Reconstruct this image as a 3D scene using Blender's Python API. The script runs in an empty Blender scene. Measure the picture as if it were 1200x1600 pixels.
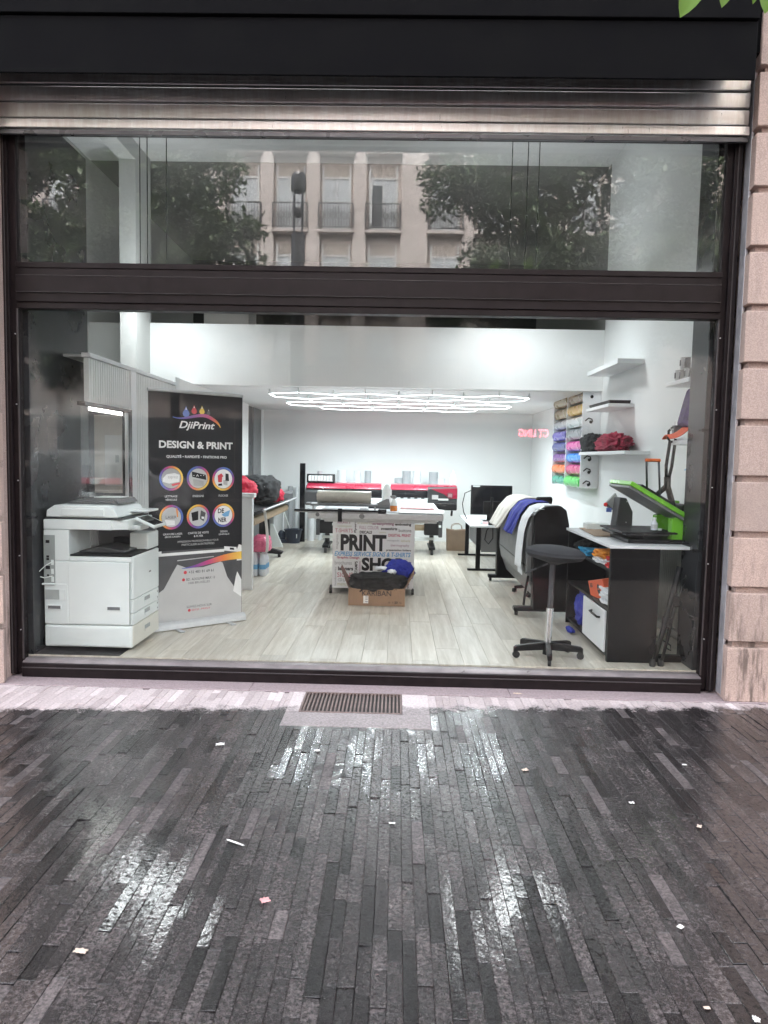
import bpy, bmesh, math, random
from mathutils import Vector, Matrix, noise, Euler
R = math.radians
rnd = random.Random(11)
scn = bpy.context.scene
COL = scn.collection

# ------------------------------------------------------------------ camera
cam_d = bpy.data.cameras.new('camera')
cam = bpy.data.objects.new('camera', cam_d); COL.objects.link(cam); scn.camera = cam
def cam_matrix(yaw, pitch, roll):
    cy, sy = math.cos(yaw), math.sin(yaw); cp, sp = math.cos(pitch), math.sin(pitch)
    f = Vector((-sy*cp, cy*cp, sp)); r0 = Vector((cy, sy, 0)); u0 = r0.cross(f)
    r = r0*math.cos(roll)+u0*math.sin(roll); u = -r0*math.sin(roll)+u0*math.cos(roll)
    return Matrix((( r.x, u.x, -f.x), (r.y, u.y, -f.y), (r.z, u.z, -f.z))).to_4x4()
cam.matrix_world = Matrix.Translation((0, -5.0, 1.66)) @ cam_matrix(R(.996), R(-4.296), R(1.1194))
cam_d.sensor_fit = 'VERTICAL'; cam_d.sensor_height = 36.0; cam_d.lens = 36.0*1110/1600
cam_d.clip_start = .05; cam_d.clip_end = 500

# ------------------------------------------------------------------ sky, sun, exposure
SUN_EL = 52
world = bpy.data.worlds.new('World'); scn.world = world; world.use_nodes = True
wn = world.node_tree.nodes; wl = world.node_tree.links
sky = wn.new('ShaderNodeTexSky'); sky.sky_type = 'NISHITA'; sky.sun_disc = False
sky.sun_elevation = R(SUN_EL); sky.sun_rotation = R(-12); sky.dust_density = 5; sky.air_density = 1.0; sky.ozone_density = 1.0
hsv = wn.new('ShaderNodeHueSaturation'); hsv.inputs['Saturation'].default_value = .22
wl.new(sky.outputs[0], hsv.inputs['Color'])
wl.new(hsv.outputs[0], wn['Background'].inputs[0]); wn['Background'].inputs[1].default_value = .15
sd = bpy.data.lights.new('sun', 'SUN'); sd.energy = 1.4; sd.angle = R(18); sd.color = (1, .95, .89)
so = bpy.data.objects.new('sun', sd); COL.objects.link(so); so.rotation_euler = (R(-(90-SUN_EL)), 0, R(12))
scn.view_settings.view_transform = 'Standard'; scn.view_settings.look = 'None'
scn.view_settings.exposure = 3.25; scn.view_settings.gamma = 1; scn.view_settings.use_curve_mapping = False
cy = scn.cycles
cy.use_denoising = True; cy.denoising_prefilter = 'ACCURATE'; cy.max_bounces = 10; cy.diffuse_bounces = 5; cy.glossy_bounces = 5
cy.transparent_max_bounces = 16; cy.transmission_bounces = 6; cy.sample_clamp_indirect = 1.2; cy.use_light_tree = False; cy.caustics_reflective = False

# ------------------------------------------------------------------ helpers
def lk(nt, a, b): nt.links.new(a, b)
MATS = {}
def mat(name, col, rough=.5, metal=0, var=.1, scale=6, bump=0, bscale=80, spec=.5, stretch=(1, 1, 1), rvar=.08, coat=0, trans=0, emis=0, ecol=None):
    m = bpy.data.materials.new(name); m.use_nodes = True; nt = m.node_tree
    b = nt.nodes['Principled BSDF']
    b.inputs['Metallic'].default_value = metal; b.inputs['Specular IOR Level'].default_value = spec
    b.inputs['Coat Weight'].default_value = coat; b.inputs['Transmission Weight'].default_value = trans
    tc = nt.nodes.new('ShaderNodeTexCoord'); mp = nt.nodes.new('ShaderNodeMapping'); mp.inputs['Scale'].default_value = stretch
    lk(nt, tc.outputs['Object'], mp.inputs[0])
    n = nt.nodes.new('ShaderNodeTexNoise'); n.inputs['Scale'].default_value = scale; n.inputs['Detail'].default_value = 6
    lk(nt, mp.outputs[0], n.inputs['Vector'])
    mr = nt.nodes.new('ShaderNodeMapRange'); mr.inputs[1].default_value = .25; mr.inputs[2].default_value = .75
    mr.inputs[3].default_value = 1-var; mr.inputs[4].default_value = 1+var
    lk(nt, n.outputs[0], mr.inputs[0])
    mx = nt.nodes.new('ShaderNodeMix'); mx.data_type = 'RGBA'; mx.blend_type = 'MULTIPLY'; mx.inputs[0].default_value = 1
    mx.inputs[6].default_value = (*col, 1); lk(nt, mr.outputs[0], mx.inputs[7])
    lk(nt, mx.outputs[2], b.inputs['Base Color'])
    rr = nt.nodes.new('ShaderNodeMapRange'); rr.inputs[1].default_value = .3; rr.inputs[2].default_value = .7
    rr.inputs[3].default_value = max(.02, rough-rvar); rr.inputs[4].default_value = min(1, rough+rvar)
    lk(nt, n.outputs[0], rr.inputs[0]); lk(nt, rr.outputs[0], b.inputs['Roughness'])
    if bump:
        n2 = nt.nodes.new('ShaderNodeTexNoise'); n2.inputs['Scale'].default_value = bscale; n2.inputs['Detail'].default_value = 4
        lk(nt, mp.outputs[0], n2.inputs['Vector'])
        bp = nt.nodes.new('ShaderNodeBump'); bp.inputs['Strength'].default_value = bump; bp.inputs['Distance'].default_value = .01
        lk(nt, n2.outputs[0], bp.inputs['Height']); lk(nt, bp.outputs[0], b.inputs['Normal'])
    if emis:
        b.inputs['Emission Color'].default_value = (*(ecol or col), 1); b.inputs['Emission Strength'].default_value = emis
    MATS[name] = m
    return m

def tag(o, label=None, cat=None, group=None, kind=None):
    if label: o['label'] = label
    if cat: o['category'] = cat
    if group: o['group'] = group
    if kind: o['kind'] = kind
    return o

def thing(name, label, cat, loc=(0, 0, 0), group=None, rot=None):
    o = bpy.data.objects.new(name, None); COL.objects.link(o); o.location = loc
    o.empty_display_size = .1
    if rot: o.rotation_euler = rot
    o['worldpos'] = list(loc)
    return tag(o, label, cat, group)

def origin_of(p):
    v = Vector((0, 0, 0))
    while p is not None:
        v += Vector(p.location); p = p.parent
    return v

class MB:
    def __init__(s): s.v = []; s.f = []
    def add(s, vs, fs, M=None):
        k = len(s.v)
        for p in vs: s.v.append(tuple(M @ Vector(p)) if M else tuple(p))
        for f in fs: s.f.append(tuple(i+k for i in f))
        return s
    def box(s, x0, x1, y0, y1, z0, z1, M=None):
        return s.add([(x0,y0,z0),(x1,y0,z0),(x1,y1,z0),(x0,y1,z0),(x0,y0,z1),(x1,y0,z1),(x1,y1,z1),(x0,y1,z1)],
                     [(0,3,2,1),(4,5,6,7),(0,1,5,4),(1,2,6,5),(2,3,7,6),(3,0,4,7)], M)
    def ring(s, rings, cap=True, M=None, closed=False):
        n = len(rings[0]); vs = [p for r in rings for p in r]; fs = []
        m = len(rings)
        for i in range(m if closed else m-1):
            j = (i+1) % m
            for k in range(n):
                l = (k+1) % n
                fs.append((i*n+k, i*n+l, j*n+l, j*n+k))
        if cap and not closed:
            fs.append(tuple(range(n-1, -1, -1))); fs.append(tuple((m-1)*n+k for k in range(n)))
        return s.add(vs, fs, M)
    def tube(s, pts, r, n=10, cap=True, closed=False, M=None):
        pts = [Vector(p) for p in pts]; rs = r if isinstance(r, (list, tuple)) else [r]*len(pts)
        rings = []; up = None
        for i, p in enumerate(pts):
            a = pts[i-1] if (i > 0 or closed) else p; b = pts[(i+1) % len(pts)] if (i < len(pts)-1 or closed) else p
            t = (b-a).normalized()
            if up is None:
                up = Vector((0, 0, 1)) if abs(t.z) < .9 else Vector((1, 0, 0))
            x = up.cross(t)
            if x.length < 1e-5: x = Vector((0, 1, 0)).cross(t)
            x.normalize(); y = t.cross(x).normalized(); up = y
            rings.append([p+(x*math.cos(2*math.pi*k/n)+y*math.sin(2*math.pi*k/n))*rs[i] for k in range(n)])
        return s.ring(rings, cap, M, closed)
    def cyl(s, a, b, r, r2=None, n=16, M=None): return s.tube([a, b], [r, r if r2 is None else r2], n, M=M)
    def lathe(s, prof, c=(0, 0, 0), n=20, M=None):
        rings = [[(c[0]+r*math.cos(2*math.pi*k/n), c[1]+r*math.sin(2*math.pi*k/n), c[2]+z) for k in range(n)] for r, z in prof]
        return s.ring(rings, True, M)
    def prism(s, poly, axis, a, b, M=None):
        # poly: list of 2d points; axis 'x': (y,z), 'y': (x,z), 'z': (x,y)
        def P(p, t): return (t, p[0], p[1]) if axis == 'x' else ((p[0], t, p[1]) if axis == 'y' else (p[0], p[1], t))
        n = len(poly); vs = [P(p, a) for p in poly]+[P(p, b) for p in poly]
        fs = [tuple(range(n)), tuple(range(2*n-1, n-1, -1))]+[(k, k+n, (k+1) % n+n, (k+1) % n) for k in range(n)]
        return s.add(vs, fs, M)
    def grid(s, fn, nu, nv, M=None):
        vs = [fn(i/nu, j/nv) for j in range(nv+1) for i in range(nu+1)]
        fs = [(j*(nu+1)+i, j*(nu+1)+i+1, (j+1)*(nu+1)+i+1, (j+1)*(nu+1)+i) for j in range(nv) for i in range(nu)]
        return s.add(vs, fs, M)
    def build(s, name, m, parent=None, bevel=0, smooth=False, solid=0, origin=None, seg=2, local=False):
        o0 = Vector(origin) if origin is not None else (Vector((0, 0, 0)) if (parent is None or local) else origin_of(parent))
        me = bpy.data.meshes.new(name)
        me.from_pydata([tuple(Vector(p)-o0) for p in s.v], [], s.f)
        bm = bmesh.new(); bm.from_mesh(me); bmesh.ops.recalc_face_normals(bm, faces=bm.faces); bm.to_mesh(me); bm.free()
        me.materials.append(m)
        o = bpy.data.objects.new(name, me); COL.objects.link(o)
        if parent is not None: o.parent = parent
        elif origin is not None: o.location = origin
        if solid:
            md = o.modifiers.new('solid', 'SOLIDIFY'); md.thickness = solid; md.offset = 0
        if bevel:
            md = o.modifiers.new('bevel', 'BEVEL'); md.width = bevel; md.segments = seg; md.limit_method = 'ANGLE'; md.angle_limit = R(35)
        if smooth or bevel:
            me.shade_smooth()
            if not smooth or smooth == 'auto':
                md = o.modifiers.new('wn', 'WEIGHTED_NORMAL'); md.keep_sharp = True
                me.set_sharp_from_angle(angle=R(40))
        return o

def bx(name, m, parent, x0, x1, y0, y1, z0, z1, bevel=.003, **k):
    return MB().box(x0, x1, y0, y1, z0, z1).build(name, m, parent, bevel=bevel, **k)

def copy_tree(o, parent=None):
    c = o.copy(); COL.objects.link(c)
    if parent is not None: c.parent = parent
    for ch in list(o.children): copy_tree(ch, c)
    return c

def text(s, m, parent, M, x0, y0, x1, y1, bold=0, shear=0, name='lettering', rot=0, depth=.0008, keep=False):
    """flat print: string fitted in the box x0..x1, y0..y1 of the plane M (x right, y up, z towards the reader)"""
    cu = bpy.data.curves.new('text', 'FONT'); cu.body = s; cu.offset = bold; cu.shear = shear; cu.resolution_u = 3
    to = bpy.data.objects.new('text', cu); me0 = to.to_mesh()
    vs = [Vector(v.co) for v in me0.vertices]; fs = [tuple(p.vertices) for p in me0.polygons]
    to.to_mesh_clear(); bpy.data.objects.remove(to); bpy.data.curves.remove(cu)
    if rot: vs = [Vector((-v.y, v.x, 0)) for v in vs]
    a0 = min(v.x for v in vs); a1 = max(v.x for v in vs); b0 = min(v.y for v in vs); b1 = max(v.y for v in vs)
    sx = (x1-x0)/(a1-a0); sy = (y1-y0)/(b1-b0)
    pts = [(x0+(v.x-a0)*sx, y0+(v.y-b0)*sy, depth) for v in vs]
    mb = MB().add(pts, fs, M); o0 = origin_of(parent)
    me = bpy.data.meshes.new(name); me.from_pydata([tuple(Vector(p)-o0) for p in mb.v], [], mb.f); me.materials.append(m)
    o = bpy.data.objects.new(name, me); COL.objects.link(o); o.parent = parent
    return o

def shape(pts, m, parent, M, name, depth=.0008):
    vs = [(p[0], p[1], depth) for p in pts]
    mb = MB().add(vs, [tuple(range(len(vs)))], M); o0 = origin_of(parent)
    me = bpy.data.meshes.new(name); me.from_pydata([tuple(Vector(p)-o0) for p in mb.v], [], mb.f); me.materials.append(m)
    o = bpy.data.objects.new(name, me); COL.objects.link(o); o.parent = parent
    return o

def lump(name, m, parent, c, r, seed=0, amp=.25, freq=3.0, zmin=None, origin=None, sub=5, fold=.0, e=1.0, rot=0):
    """a crumpled heap of cloth"""
    bm = bmesh.new(); bmesh.ops.create_icosphere(bm, subdivisions=sub, radius=1)
    off = Vector((seed*3.1, seed*1.7, seed*.9)); mb = MB()
    vs = []; ca, sa = math.cos(rot), math.sin(rot)
    for v in bm.verts:
        p = v.co.copy(); q = Vector([math.copysign(abs(t)**e, t) for t in p])
        wq = p*freq*.55+off+Vector((noise.noise(p*2+off), noise.noise(p*2-off), noise.noise(p*2+off*2)))*.55
        d = noise.fractal(p*freq*.5+off, .9, 2.1, 3)*amp*.7
        r1 = 1-2*abs(noise.noise(wq*1.5)); r2 = 1-2*abs(noise.noise(wq*3.3+off))
        d += amp*(.35+.6*fold)*(max(0, r1)**2*.9-.3)+amp*(.2+.5*fold)*(max(0, r2)**3*.6-.15)
        q *= (1+d)
        x, y, z = q.x*r[0], q.y*r[1], q.z*r[2]
        P = Vector((c[0]+x*ca-y*sa, c[1]+x*sa+y*ca, c[2]+z))
        if zmin is not None and P.z < zmin: P.z = zmin+.002*noise.noise(P*20)
        vs.append(P)
    mb.add(vs, [tuple(x.index for x in f.verts) for f in bm.faces]); bm.free()
    return mb.build(name, m, parent, smooth=True, origin=origin)
# ------------------------------------------------------------------ materials
mat('frame', (.013, .009, .010), .42, spec=.2, var=.3, scale=14, bump=.05, bscale=200)
mat('frame_edge', (.05, .043, .044), .4, var=.3, scale=20)
mat('sill_alu', (.27, .24, .245), .35, metal=.3, var=.25, scale=10)
mat('black_canopy', (.003, .003, .004), .8, spec=.1, var=.35, scale=5, bump=.05)
mat('guide_metal', (.5, .49, .52), .4, metal=.5, var=.2, scale=10)
mat('white_wall', (.78, .80, .80), .6, var=.03, scale=2, bump=.03, bscale=150)
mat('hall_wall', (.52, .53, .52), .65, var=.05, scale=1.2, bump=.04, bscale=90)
mat('ceiling', (.76, .77, .77), .8, var=.03, scale=3)
mat('mezzanine_shade', (.20, .205, .20), .8, var=.1, scale=2)  # shade of the unlit mezzanine, put into its ceiling and side wall colour
mat('mezzanine', (.045, .05, .05), .8, var=.15, scale=2)  # deepest shade at the back of the void, also put into the colour
mat('dark_panel', (.022, .024, .028), .3, spec=.35, var=.2, scale=3)
mat('white_plastic', (.78, .83, .82), .38, var=.03, scale=6)
mat('cream_plastic', (.72, .71, .64), .4, var=.03, scale=6)
mat('grey_plastic', (.30, .31, .32), .45, var=.08)
mat('vent_grey', (.33, .36, .35), .6, var=.1)
mat('mid_grey', (.16, .165, .17), .45, var=.1)
mat('dark_grey', (.05, .052, .055), .42, var=.15, bump=.04, bscale=300)
mat('black_plastic', (.010, .010, .011), .45, spec=.25, var=.25, bump=.04, bscale=300)
mat('gloss_black', (.008, .008, .01), .12, var=.2)
mat('black_mel', (.006, .006, .007), .4, spec=.14, var=.25, scale=3)
mat('rubber', (.02, .02, .02), .7, var=.2)
mat('white_mel', (.78, .80, .82), .35, var=.02, scale=3)
mat('aluminium', (.60, .61, .62), .42, metal=.35, var=.08, scale=20)
mat('chrome', (.75, .76, .77), .12, metal=1, var=.05)
mat('steel_dark', (.10, .10, .11), .3, metal=.6, var=.15)
mat('print_black', (.012, .0115, .014), .45, spec=.25, var=.1, scale=3)
mat('print_white', (.86, .86, .86), .45, var=.02)
mat('print_grey', (.42, .42, .42), .4, var=.12, scale=3)
mat('print_lgrey', (.55, .55, .55), .4, var=.12, scale=2.5)
mat('print_dgrey', (.07, .07, .075), .4, var=.25, scale=9)
mat('print_red', (.62, .04, .06), .45, var=.05)
mat('print_orange', (.85, .30, .05), .4, var=.05)
mat('print_yellow', (.85, .55, .06), .4, var=.05)
mat('print_magenta', (.45, .08, .30), .4, var=.05)
mat('print_violet', (.17, .07, .32), .4, var=.05)
mat('print_blue', (.10, .17, .50), .4, var=.05)
mat('print_lblue', (.16, .40, .68), .4, var=.04)
mat('ink_black', (.012, .012, .014), .5, var=.1)
mat('ink_mauve', (.36, .16, .26), .5, var=.1)
mat('ink_rose', (.52, .10, .17), .5, var=.1)
mat('ink_khaki', (.55, .53, .36), .5, var=.1)
mat('ink_grey', (.30, .30, .33), .5, var=.1)
mat('poster', (.86, .87, .89), .4, var=.03)
mat('card', (.30, .185, .115), .75, var=.12, scale=9, bump=.05, bscale=120)
mat('card_in', (.26, .15, .13), .8, var=.12, scale=9)
mat('kraft', (.32, .23, .16), .8, var=.12, scale=9, bump=.12, bscale=40)
mat('cloth_black', (.008, .008, .009), .9, var=.4, scale=10, bump=.25, bscale=60)
mat('cloth_black2', (.014, .014, .016), .85, var=.4, scale=14, bump=.25, bscale=60)
mat('cloth_blue', (.018, .03, .30), .8, var=.25, scale=10, bump=.2, bscale=50)
mat('cloth_red', (.55, .015, .05), .8, var=.25, scale=10, bump=.2, bscale=50)
mat('cloth_darkred', (.26, .012, .04), .85, var=.35, scale=10, bump=.2, bscale=50)
mat('cloth_white', (.80, .82, .85), .8, var=.04, scale=8, bump=.12, bscale=60)
mat('cloth_beige', (.60, .57, .52), .85, var=.1, scale=10, bump=.2, bscale=60)
mat('cloth_cyan', (.03, .28, .50), .8, var=.15, bump=.2, bscale=60)
mat('cloth_orange', (.75, .28, .03), .8, var=.15, bump=.2, bscale=60)
mat('cloth_scarlet', (.62, .03, .03), .8, var=.15, bump=.2, bscale=60)
mat('seat_fabric', (.035, .036, .042), .9, var=.2, scale=60, bump=.2, bscale=400)
mat('green_paint', (.16, .50, .025), .3, var=.06, scale=8, coat=.3)
mat('orange_grip', (.72, .15, .03), .5, var=.1)
mat('orange_box', (.80, .13, .05), .5, var=.05)
mat('printer_red', (.36, .022, .055), .3, var=.05, coat=.3)
mat('navy', (.022, .032, .055), .45, var=.1)
mat('brown_roll', (.38, .29, .19), .7, var=.1)
mat('vinyl_beige', (.50, .48, .42), .3, var=.05)
mat('vinyl_white', (.74, .77, .79), .35, var=.04)
mat('vinyl_grey', (.42, .44, .46), .4, var=.05)
mat('amber', (.60, .20, .04), .2, var=.05, spec=.6)
mat('clear_pet', (.72, .76, .82), .12, var=.05, spec=.6)
mat('pack_red', (.62, .12, .22), .3, var=.15, scale=20)
mat('radiator', (.40, .41, .39), .45, var=.05)
mat('mug_white', (.55, .56, .57), .3, var=.05)
mat('cap_purple', (.07, .045, .13), .8, var=.5, scale=30)
mat('cap_orange', (.68, .11, .05), .8, var=.1)
mat('led', (1, 1, 1), .5, emis=.6, ecol=(.9, .96, 1))
mat('led_pendant', (1, 1, 1), .5, emis=3.1, ecol=(.94, .98, 1))
mat('led_up', (1, 1, 1), .5, emis=2.3, ecol=(.94, .98, 1))
mat('led_tube', (1, 1, 1), .5, emis=2.0, ecol=(1, .98, .94))
mat('neon', (.9, .1, .12), .5, emis=9, ecol=(1, .10, .16))
mat('paper_white', (.80, .79, .77), .7, var=.06)
mat('paper_pink', (.70, .35, .36), .7, var=.3, scale=60)
mat('paper_tan', (.62, .50, .42), .7, var=.15, scale=40)
mat('rust_iron', (.19, .14, .13), .55, metal=.3, var=.35, scale=30, bump=.2, bscale=100)
mat('pit', (.012, .011, .011), .9)
mat('bark', (.10, .085, .07), .9, var=.4, scale=15, bump=.4, bscale=30, stretch=(1, 1, .3))
for nm, c in (('tan', (.36, .27, .15)), ('brown', (.25, .18, .10)), ('gold', (.70, .42, .06)), ('silver', (.48, .50, .53)), ('iceblue', (.62, .68, .70)),
              ('violet', (.15, .12, .50)), ('steel', (.25, .27, .29)), ('darkblue', (.06, .08, .28)), ('pink', (.66, .09, .36)), ('purple', (.20, .07, .30)),
              ('azure', (.03, .28, .78)), ('orange', (.82, .18, .03)), ('rose', (.55, .05, .17)), ('teal', (.015, .32, .22)), ('green', (.06, .55, .09))):
    mat('vinyl_'+nm, c, .3, var=.06, scale=5, coat=.2)

def nodes_of(name):
    m = bpy.data.materials.new(name); m.use_nodes = True; MATS[name] = m
    return m, m.node_tree, m.node_tree.nodes['Principled BSDF']
def N(nt, t, **kw):
    n = nt.nodes.new(t)
    for k, v in kw.items():
        if k.startswith('i_'): n.inputs[int(k[2:])].default_value = v
        else: setattr(n, k, v)
    return n
def math_(nt, op, a, b=None, clamp=False):
    n = N(nt, 'ShaderNodeMath', operation=op, use_clamp=clamp)
    for i, x in enumerate((a, b)):
        if x is None: continue
        if isinstance(x, (int, float)): n.inputs[i].default_value = x
        else: lk(nt, x, n.inputs[i])
    return n.outputs[0]
def mixc(nt, f, a, b, blend='MIX'):
    n = N(nt, 'ShaderNodeMix', data_type='RGBA', blend_type=blend)
    for i, x in ((0, f), (6, a), (7, b)):
        if isinstance(x, (int, float)): n.inputs[i].default_value = x
        elif isinstance(x, tuple): n.inputs[i].default_value = (*x, 1)
        else: lk(nt, x, n.inputs[i])
    return n.outputs[2]
def ramp(nt, x, a, b, c=0., d=1.):
    n = N(nt, 'ShaderNodeMapRange', interpolation_type='SMOOTHSTEP'); n.inputs[1].default_value = a; n.inputs[2].default_value = b
    n.inputs[3].default_value = c; n.inputs[4].default_value = d; lk(nt, x, n.inputs[0]); return n.outputs[0]
def noi(nt, vec, s, d=4., r=.6):
    n = N(nt, 'ShaderNodeTexNoise'); n.inputs['Scale'].default_value = s; n.inputs['Detail'].default_value = d; n.inputs['Roughness'].default_value = r
    lk(nt, vec, n.inputs['Vector']); return n.outputs[0]

# window glass: clear, two reflecting faces; the tall lower pane's reflections are turned down to keep dark things dark
def glass(key, f0, haze=0):
    m = bpy.data.materials.new(key); m.use_nodes = True; MATS[key] = m; nt = m.node_tree
    nt.nodes.remove(nt.nodes['Principled BSDF'])
    lw = N(nt, 'ShaderNodeLayerWeight'); lw.inputs[0].default_value = .5
    p5 = math_(nt, 'POWER', lw.outputs['Facing'], 5.0); fac = math_(nt, 'ADD', math_(nt, 'MULTIPLY', p5, .93), f0)
    tr = N(nt, 'ShaderNodeBsdfTransparent'); tr.inputs[0].default_value = (.975, .985, .98, 1)
    gl = N(nt, 'ShaderNodeBsdfGlossy'); gl.inputs['Roughness'].default_value = 0.0
    ms = N(nt, 'ShaderNodeMixShader'); lk(nt, fac, ms.inputs[0]); lk(nt, tr.outputs[0], ms.inputs[1]); lk(nt, gl.outputs[0], ms.inputs[2])
    out = ms.outputs[0]
    if haze:                                             # uneven pale haze over the pane, put in as diffuse colour
        geo = N(nt, 'ShaderNodeNewGeometry'); df = N(nt, 'ShaderNodeBsdfDiffuse'); df.inputs[0].default_value = (.62, .61, .59, 1)
        m2 = N(nt, 'ShaderNodeMixShader'); lk(nt, ramp(nt, noi(nt, geo.outputs['Position'], 2.2, 5), .3, .7, haze*.5, haze*1.5), m2.inputs[0])
        lk(nt, out, m2.inputs[1]); lk(nt, df.outputs[0], m2.inputs[2]); out = m2.outputs[0]
    lk(nt, out, nt.nodes['Material Output'].inputs[0])
glass('glass', .078, .028); glass('glass_low', .018, .003)

# wet split-stone paving: dry by the shop front, wet in the open
def paving_mat(name, slab=False):
    m, nt, b = nodes_of(name)
    geo = N(nt, 'ShaderNodeNewGeometry'); P = geo.outputs['Position']
    sep = N(nt, 'ShaderNodeSeparateXYZ'); lk(nt, P, sep.inputs[0])
    at = N(nt, 'ShaderNodeAttribute', attribute_name='tone'); tone = at.outputs['Fac']
    big = noi(nt, P, 1.1, 3); mid = noi(nt, P, 9, 5); fine = noi(nt, P, 70, 5, .7); spk = noi(nt, P, 240, 3, .7)
    edge = math_(nt, 'SUBTRACT', math_(nt, 'MULTIPLY', sep.outputs['X'], .075), .345)      # the dry strip is wider on the left
    d = math_(nt, 'SUBTRACT', sep.outputs['Y'], edge)
    d = math_(nt, 'ADD', d, math_(nt, 'MULTIPLY', math_(nt, 'SUBTRACT', mid, .5), .34))
    d = math_(nt, 'ADD', d, math_(nt, 'MULTIPLY', math_(nt, 'SUBTRACT', fine, .5), .22))
    wet = ramp(nt, d, .03, -.08)
    t2 = math_(nt, 'ADD', math_(nt, 'MULTIPLY', tone, .8), math_(nt, 'MULTIPLY', math_(nt, 'SUBTRACT', spk, .42), 1.1))
    t2 = math_(nt, 'ADD', t2, math_(nt, 'MULTIPLY', math_(nt, 'SUBTRACT', fine, .5), .6), True)
    drycol = mixc(nt, t2, (.42, .36, .365), (.72, .645, .655))
    wetcol = mixc(nt, t2, (.007, .0064, .007), (.094, .085, .084))
    mott = noi(nt, P, 62, 6, .78); blot = noi(nt, P, 5.5, 5, .65)
    wetcol = mixc(nt, 1.0, wetcol, mixc(nt, ramp(nt, mott, .36, .66), (.30, .30, .31), (2.1, 2.02, 2.06)), 'MULTIPLY')
    wetcol = mixc(nt, 1.0, wetcol, mixc(nt, ramp(nt, blot, .35, .65), (.72, .72, .73), (1.2, 1.18, 1.18)), 'MULTIPLY')
    drycol = mixc(nt, 1.0, drycol, mixc(nt, ramp(nt, mott, .36, .66), (.8, .79, .79), (1.12, 1.1, 1.1)), 'MULTIPLY')
    speck = ramp(nt, spk, .58, .70)
    wetcol = mixc(nt, math_(nt, 'MULTIPLY', speck, .35), wetcol, (.17, .16, .165))
    if slab:
        wet = math_(nt, 'MULTIPLY', wet, 0.0 if slab == 2 else .65)
    film = ramp(nt, math_(nt, 'ADD', math_(nt, 'MULTIPLY', big, .8), math_(nt, 'MULTIPLY', mid, .35)), .34, .50)
    col = mixc(nt, wet, drycol, wetcol)
    if slab == 2: col = mixc(nt, 1.0, col, (.62, .58, .60), 'MULTIPLY')
    lk(nt, col, b.inputs['Base Color'])
    wr = math_(nt, 'ADD', math_(nt, 'SUBTRACT', .40, math_(nt, 'MULTIPLY', film, .30)), math_(nt, 'MULTIPLY', fine, .10))
    matte = ramp(nt, tone, .62, .80)                     # the smoother, paler stones dry first
    wr = math_(nt, 'ADD', wr, math_(nt, 'MULTIPLY', matte, .22), True)
    rg = N(nt, 'ShaderNodeMix', data_type='FLOAT'); lk(nt, wet, rg.inputs[0]); rg.inputs[2].default_value = .8; lk(nt, wr, rg.inputs[3])
    lk(nt, rg.outputs[0], b.inputs['Roughness'])
    h = math_(nt, 'ADD', math_(nt, 'MULTIPLY', noi(nt, P, 34, 3), .5), math_(nt, 'MULTIPLY', noi(nt, P, 95, 5, .7), .5))
    bp = N(nt, 'ShaderNodeBump'); bp.inputs['Distance'].default_value = .008; bp.inputs['Strength'].default_value = .6; lk(nt, h, bp.inputs['Height'])
    lk(nt, bp.outputs[0], b.inputs['Normal'])
    # standing water film: a thin coat with its own, softer ripple
    cw = math_(nt, 'MULTIPLY', math_(nt, 'MULTIPLY', math_(nt, 'MULTIPLY', wet, ramp(nt, sep.outputs['Y'], -1.9, -.7, 1.0, .30)), ramp(nt, film, .1, .9)), math_(nt, 'SUBTRACT', 1.0, math_(nt, 'MULTIPLY', matte, .9)))
    cw = math_(nt, 'MULTIPLY', cw, ramp(nt, noi(nt, P, 52, 3, .6), .37, .50))       # the film breaks into patches
    lk(nt, cw, b.inputs['Coat Weight']); b.inputs['Coat Roughness'].default_value = .05; b.inputs['Coat IOR'].default_value = 1.5
    b2 = N(nt, 'ShaderNodeBump'); b2.inputs['Distance'].default_value = .006; b2.inputs['Strength'].default_value = .21
    h2 = math_(nt, 'ADD', math_(nt, 'MULTIPLY', noi(nt, P, 30, 3, .6), .65), math_(nt, 'MULTIPLY', noi(nt, P, 80, 3, .6), .35)); lk(nt, h2, b2.inputs['Height'])
    lk(nt, b2.outputs[0], b.inputs['Coat Normal'])
    return m
paving_mat('paver'); paving_mat('slab', 1); paving_mat('threshold', 2)
mat('joint', (.055, .05, .05), .7, var=.4, scale=20, bump=.3, bscale=60)

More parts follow.
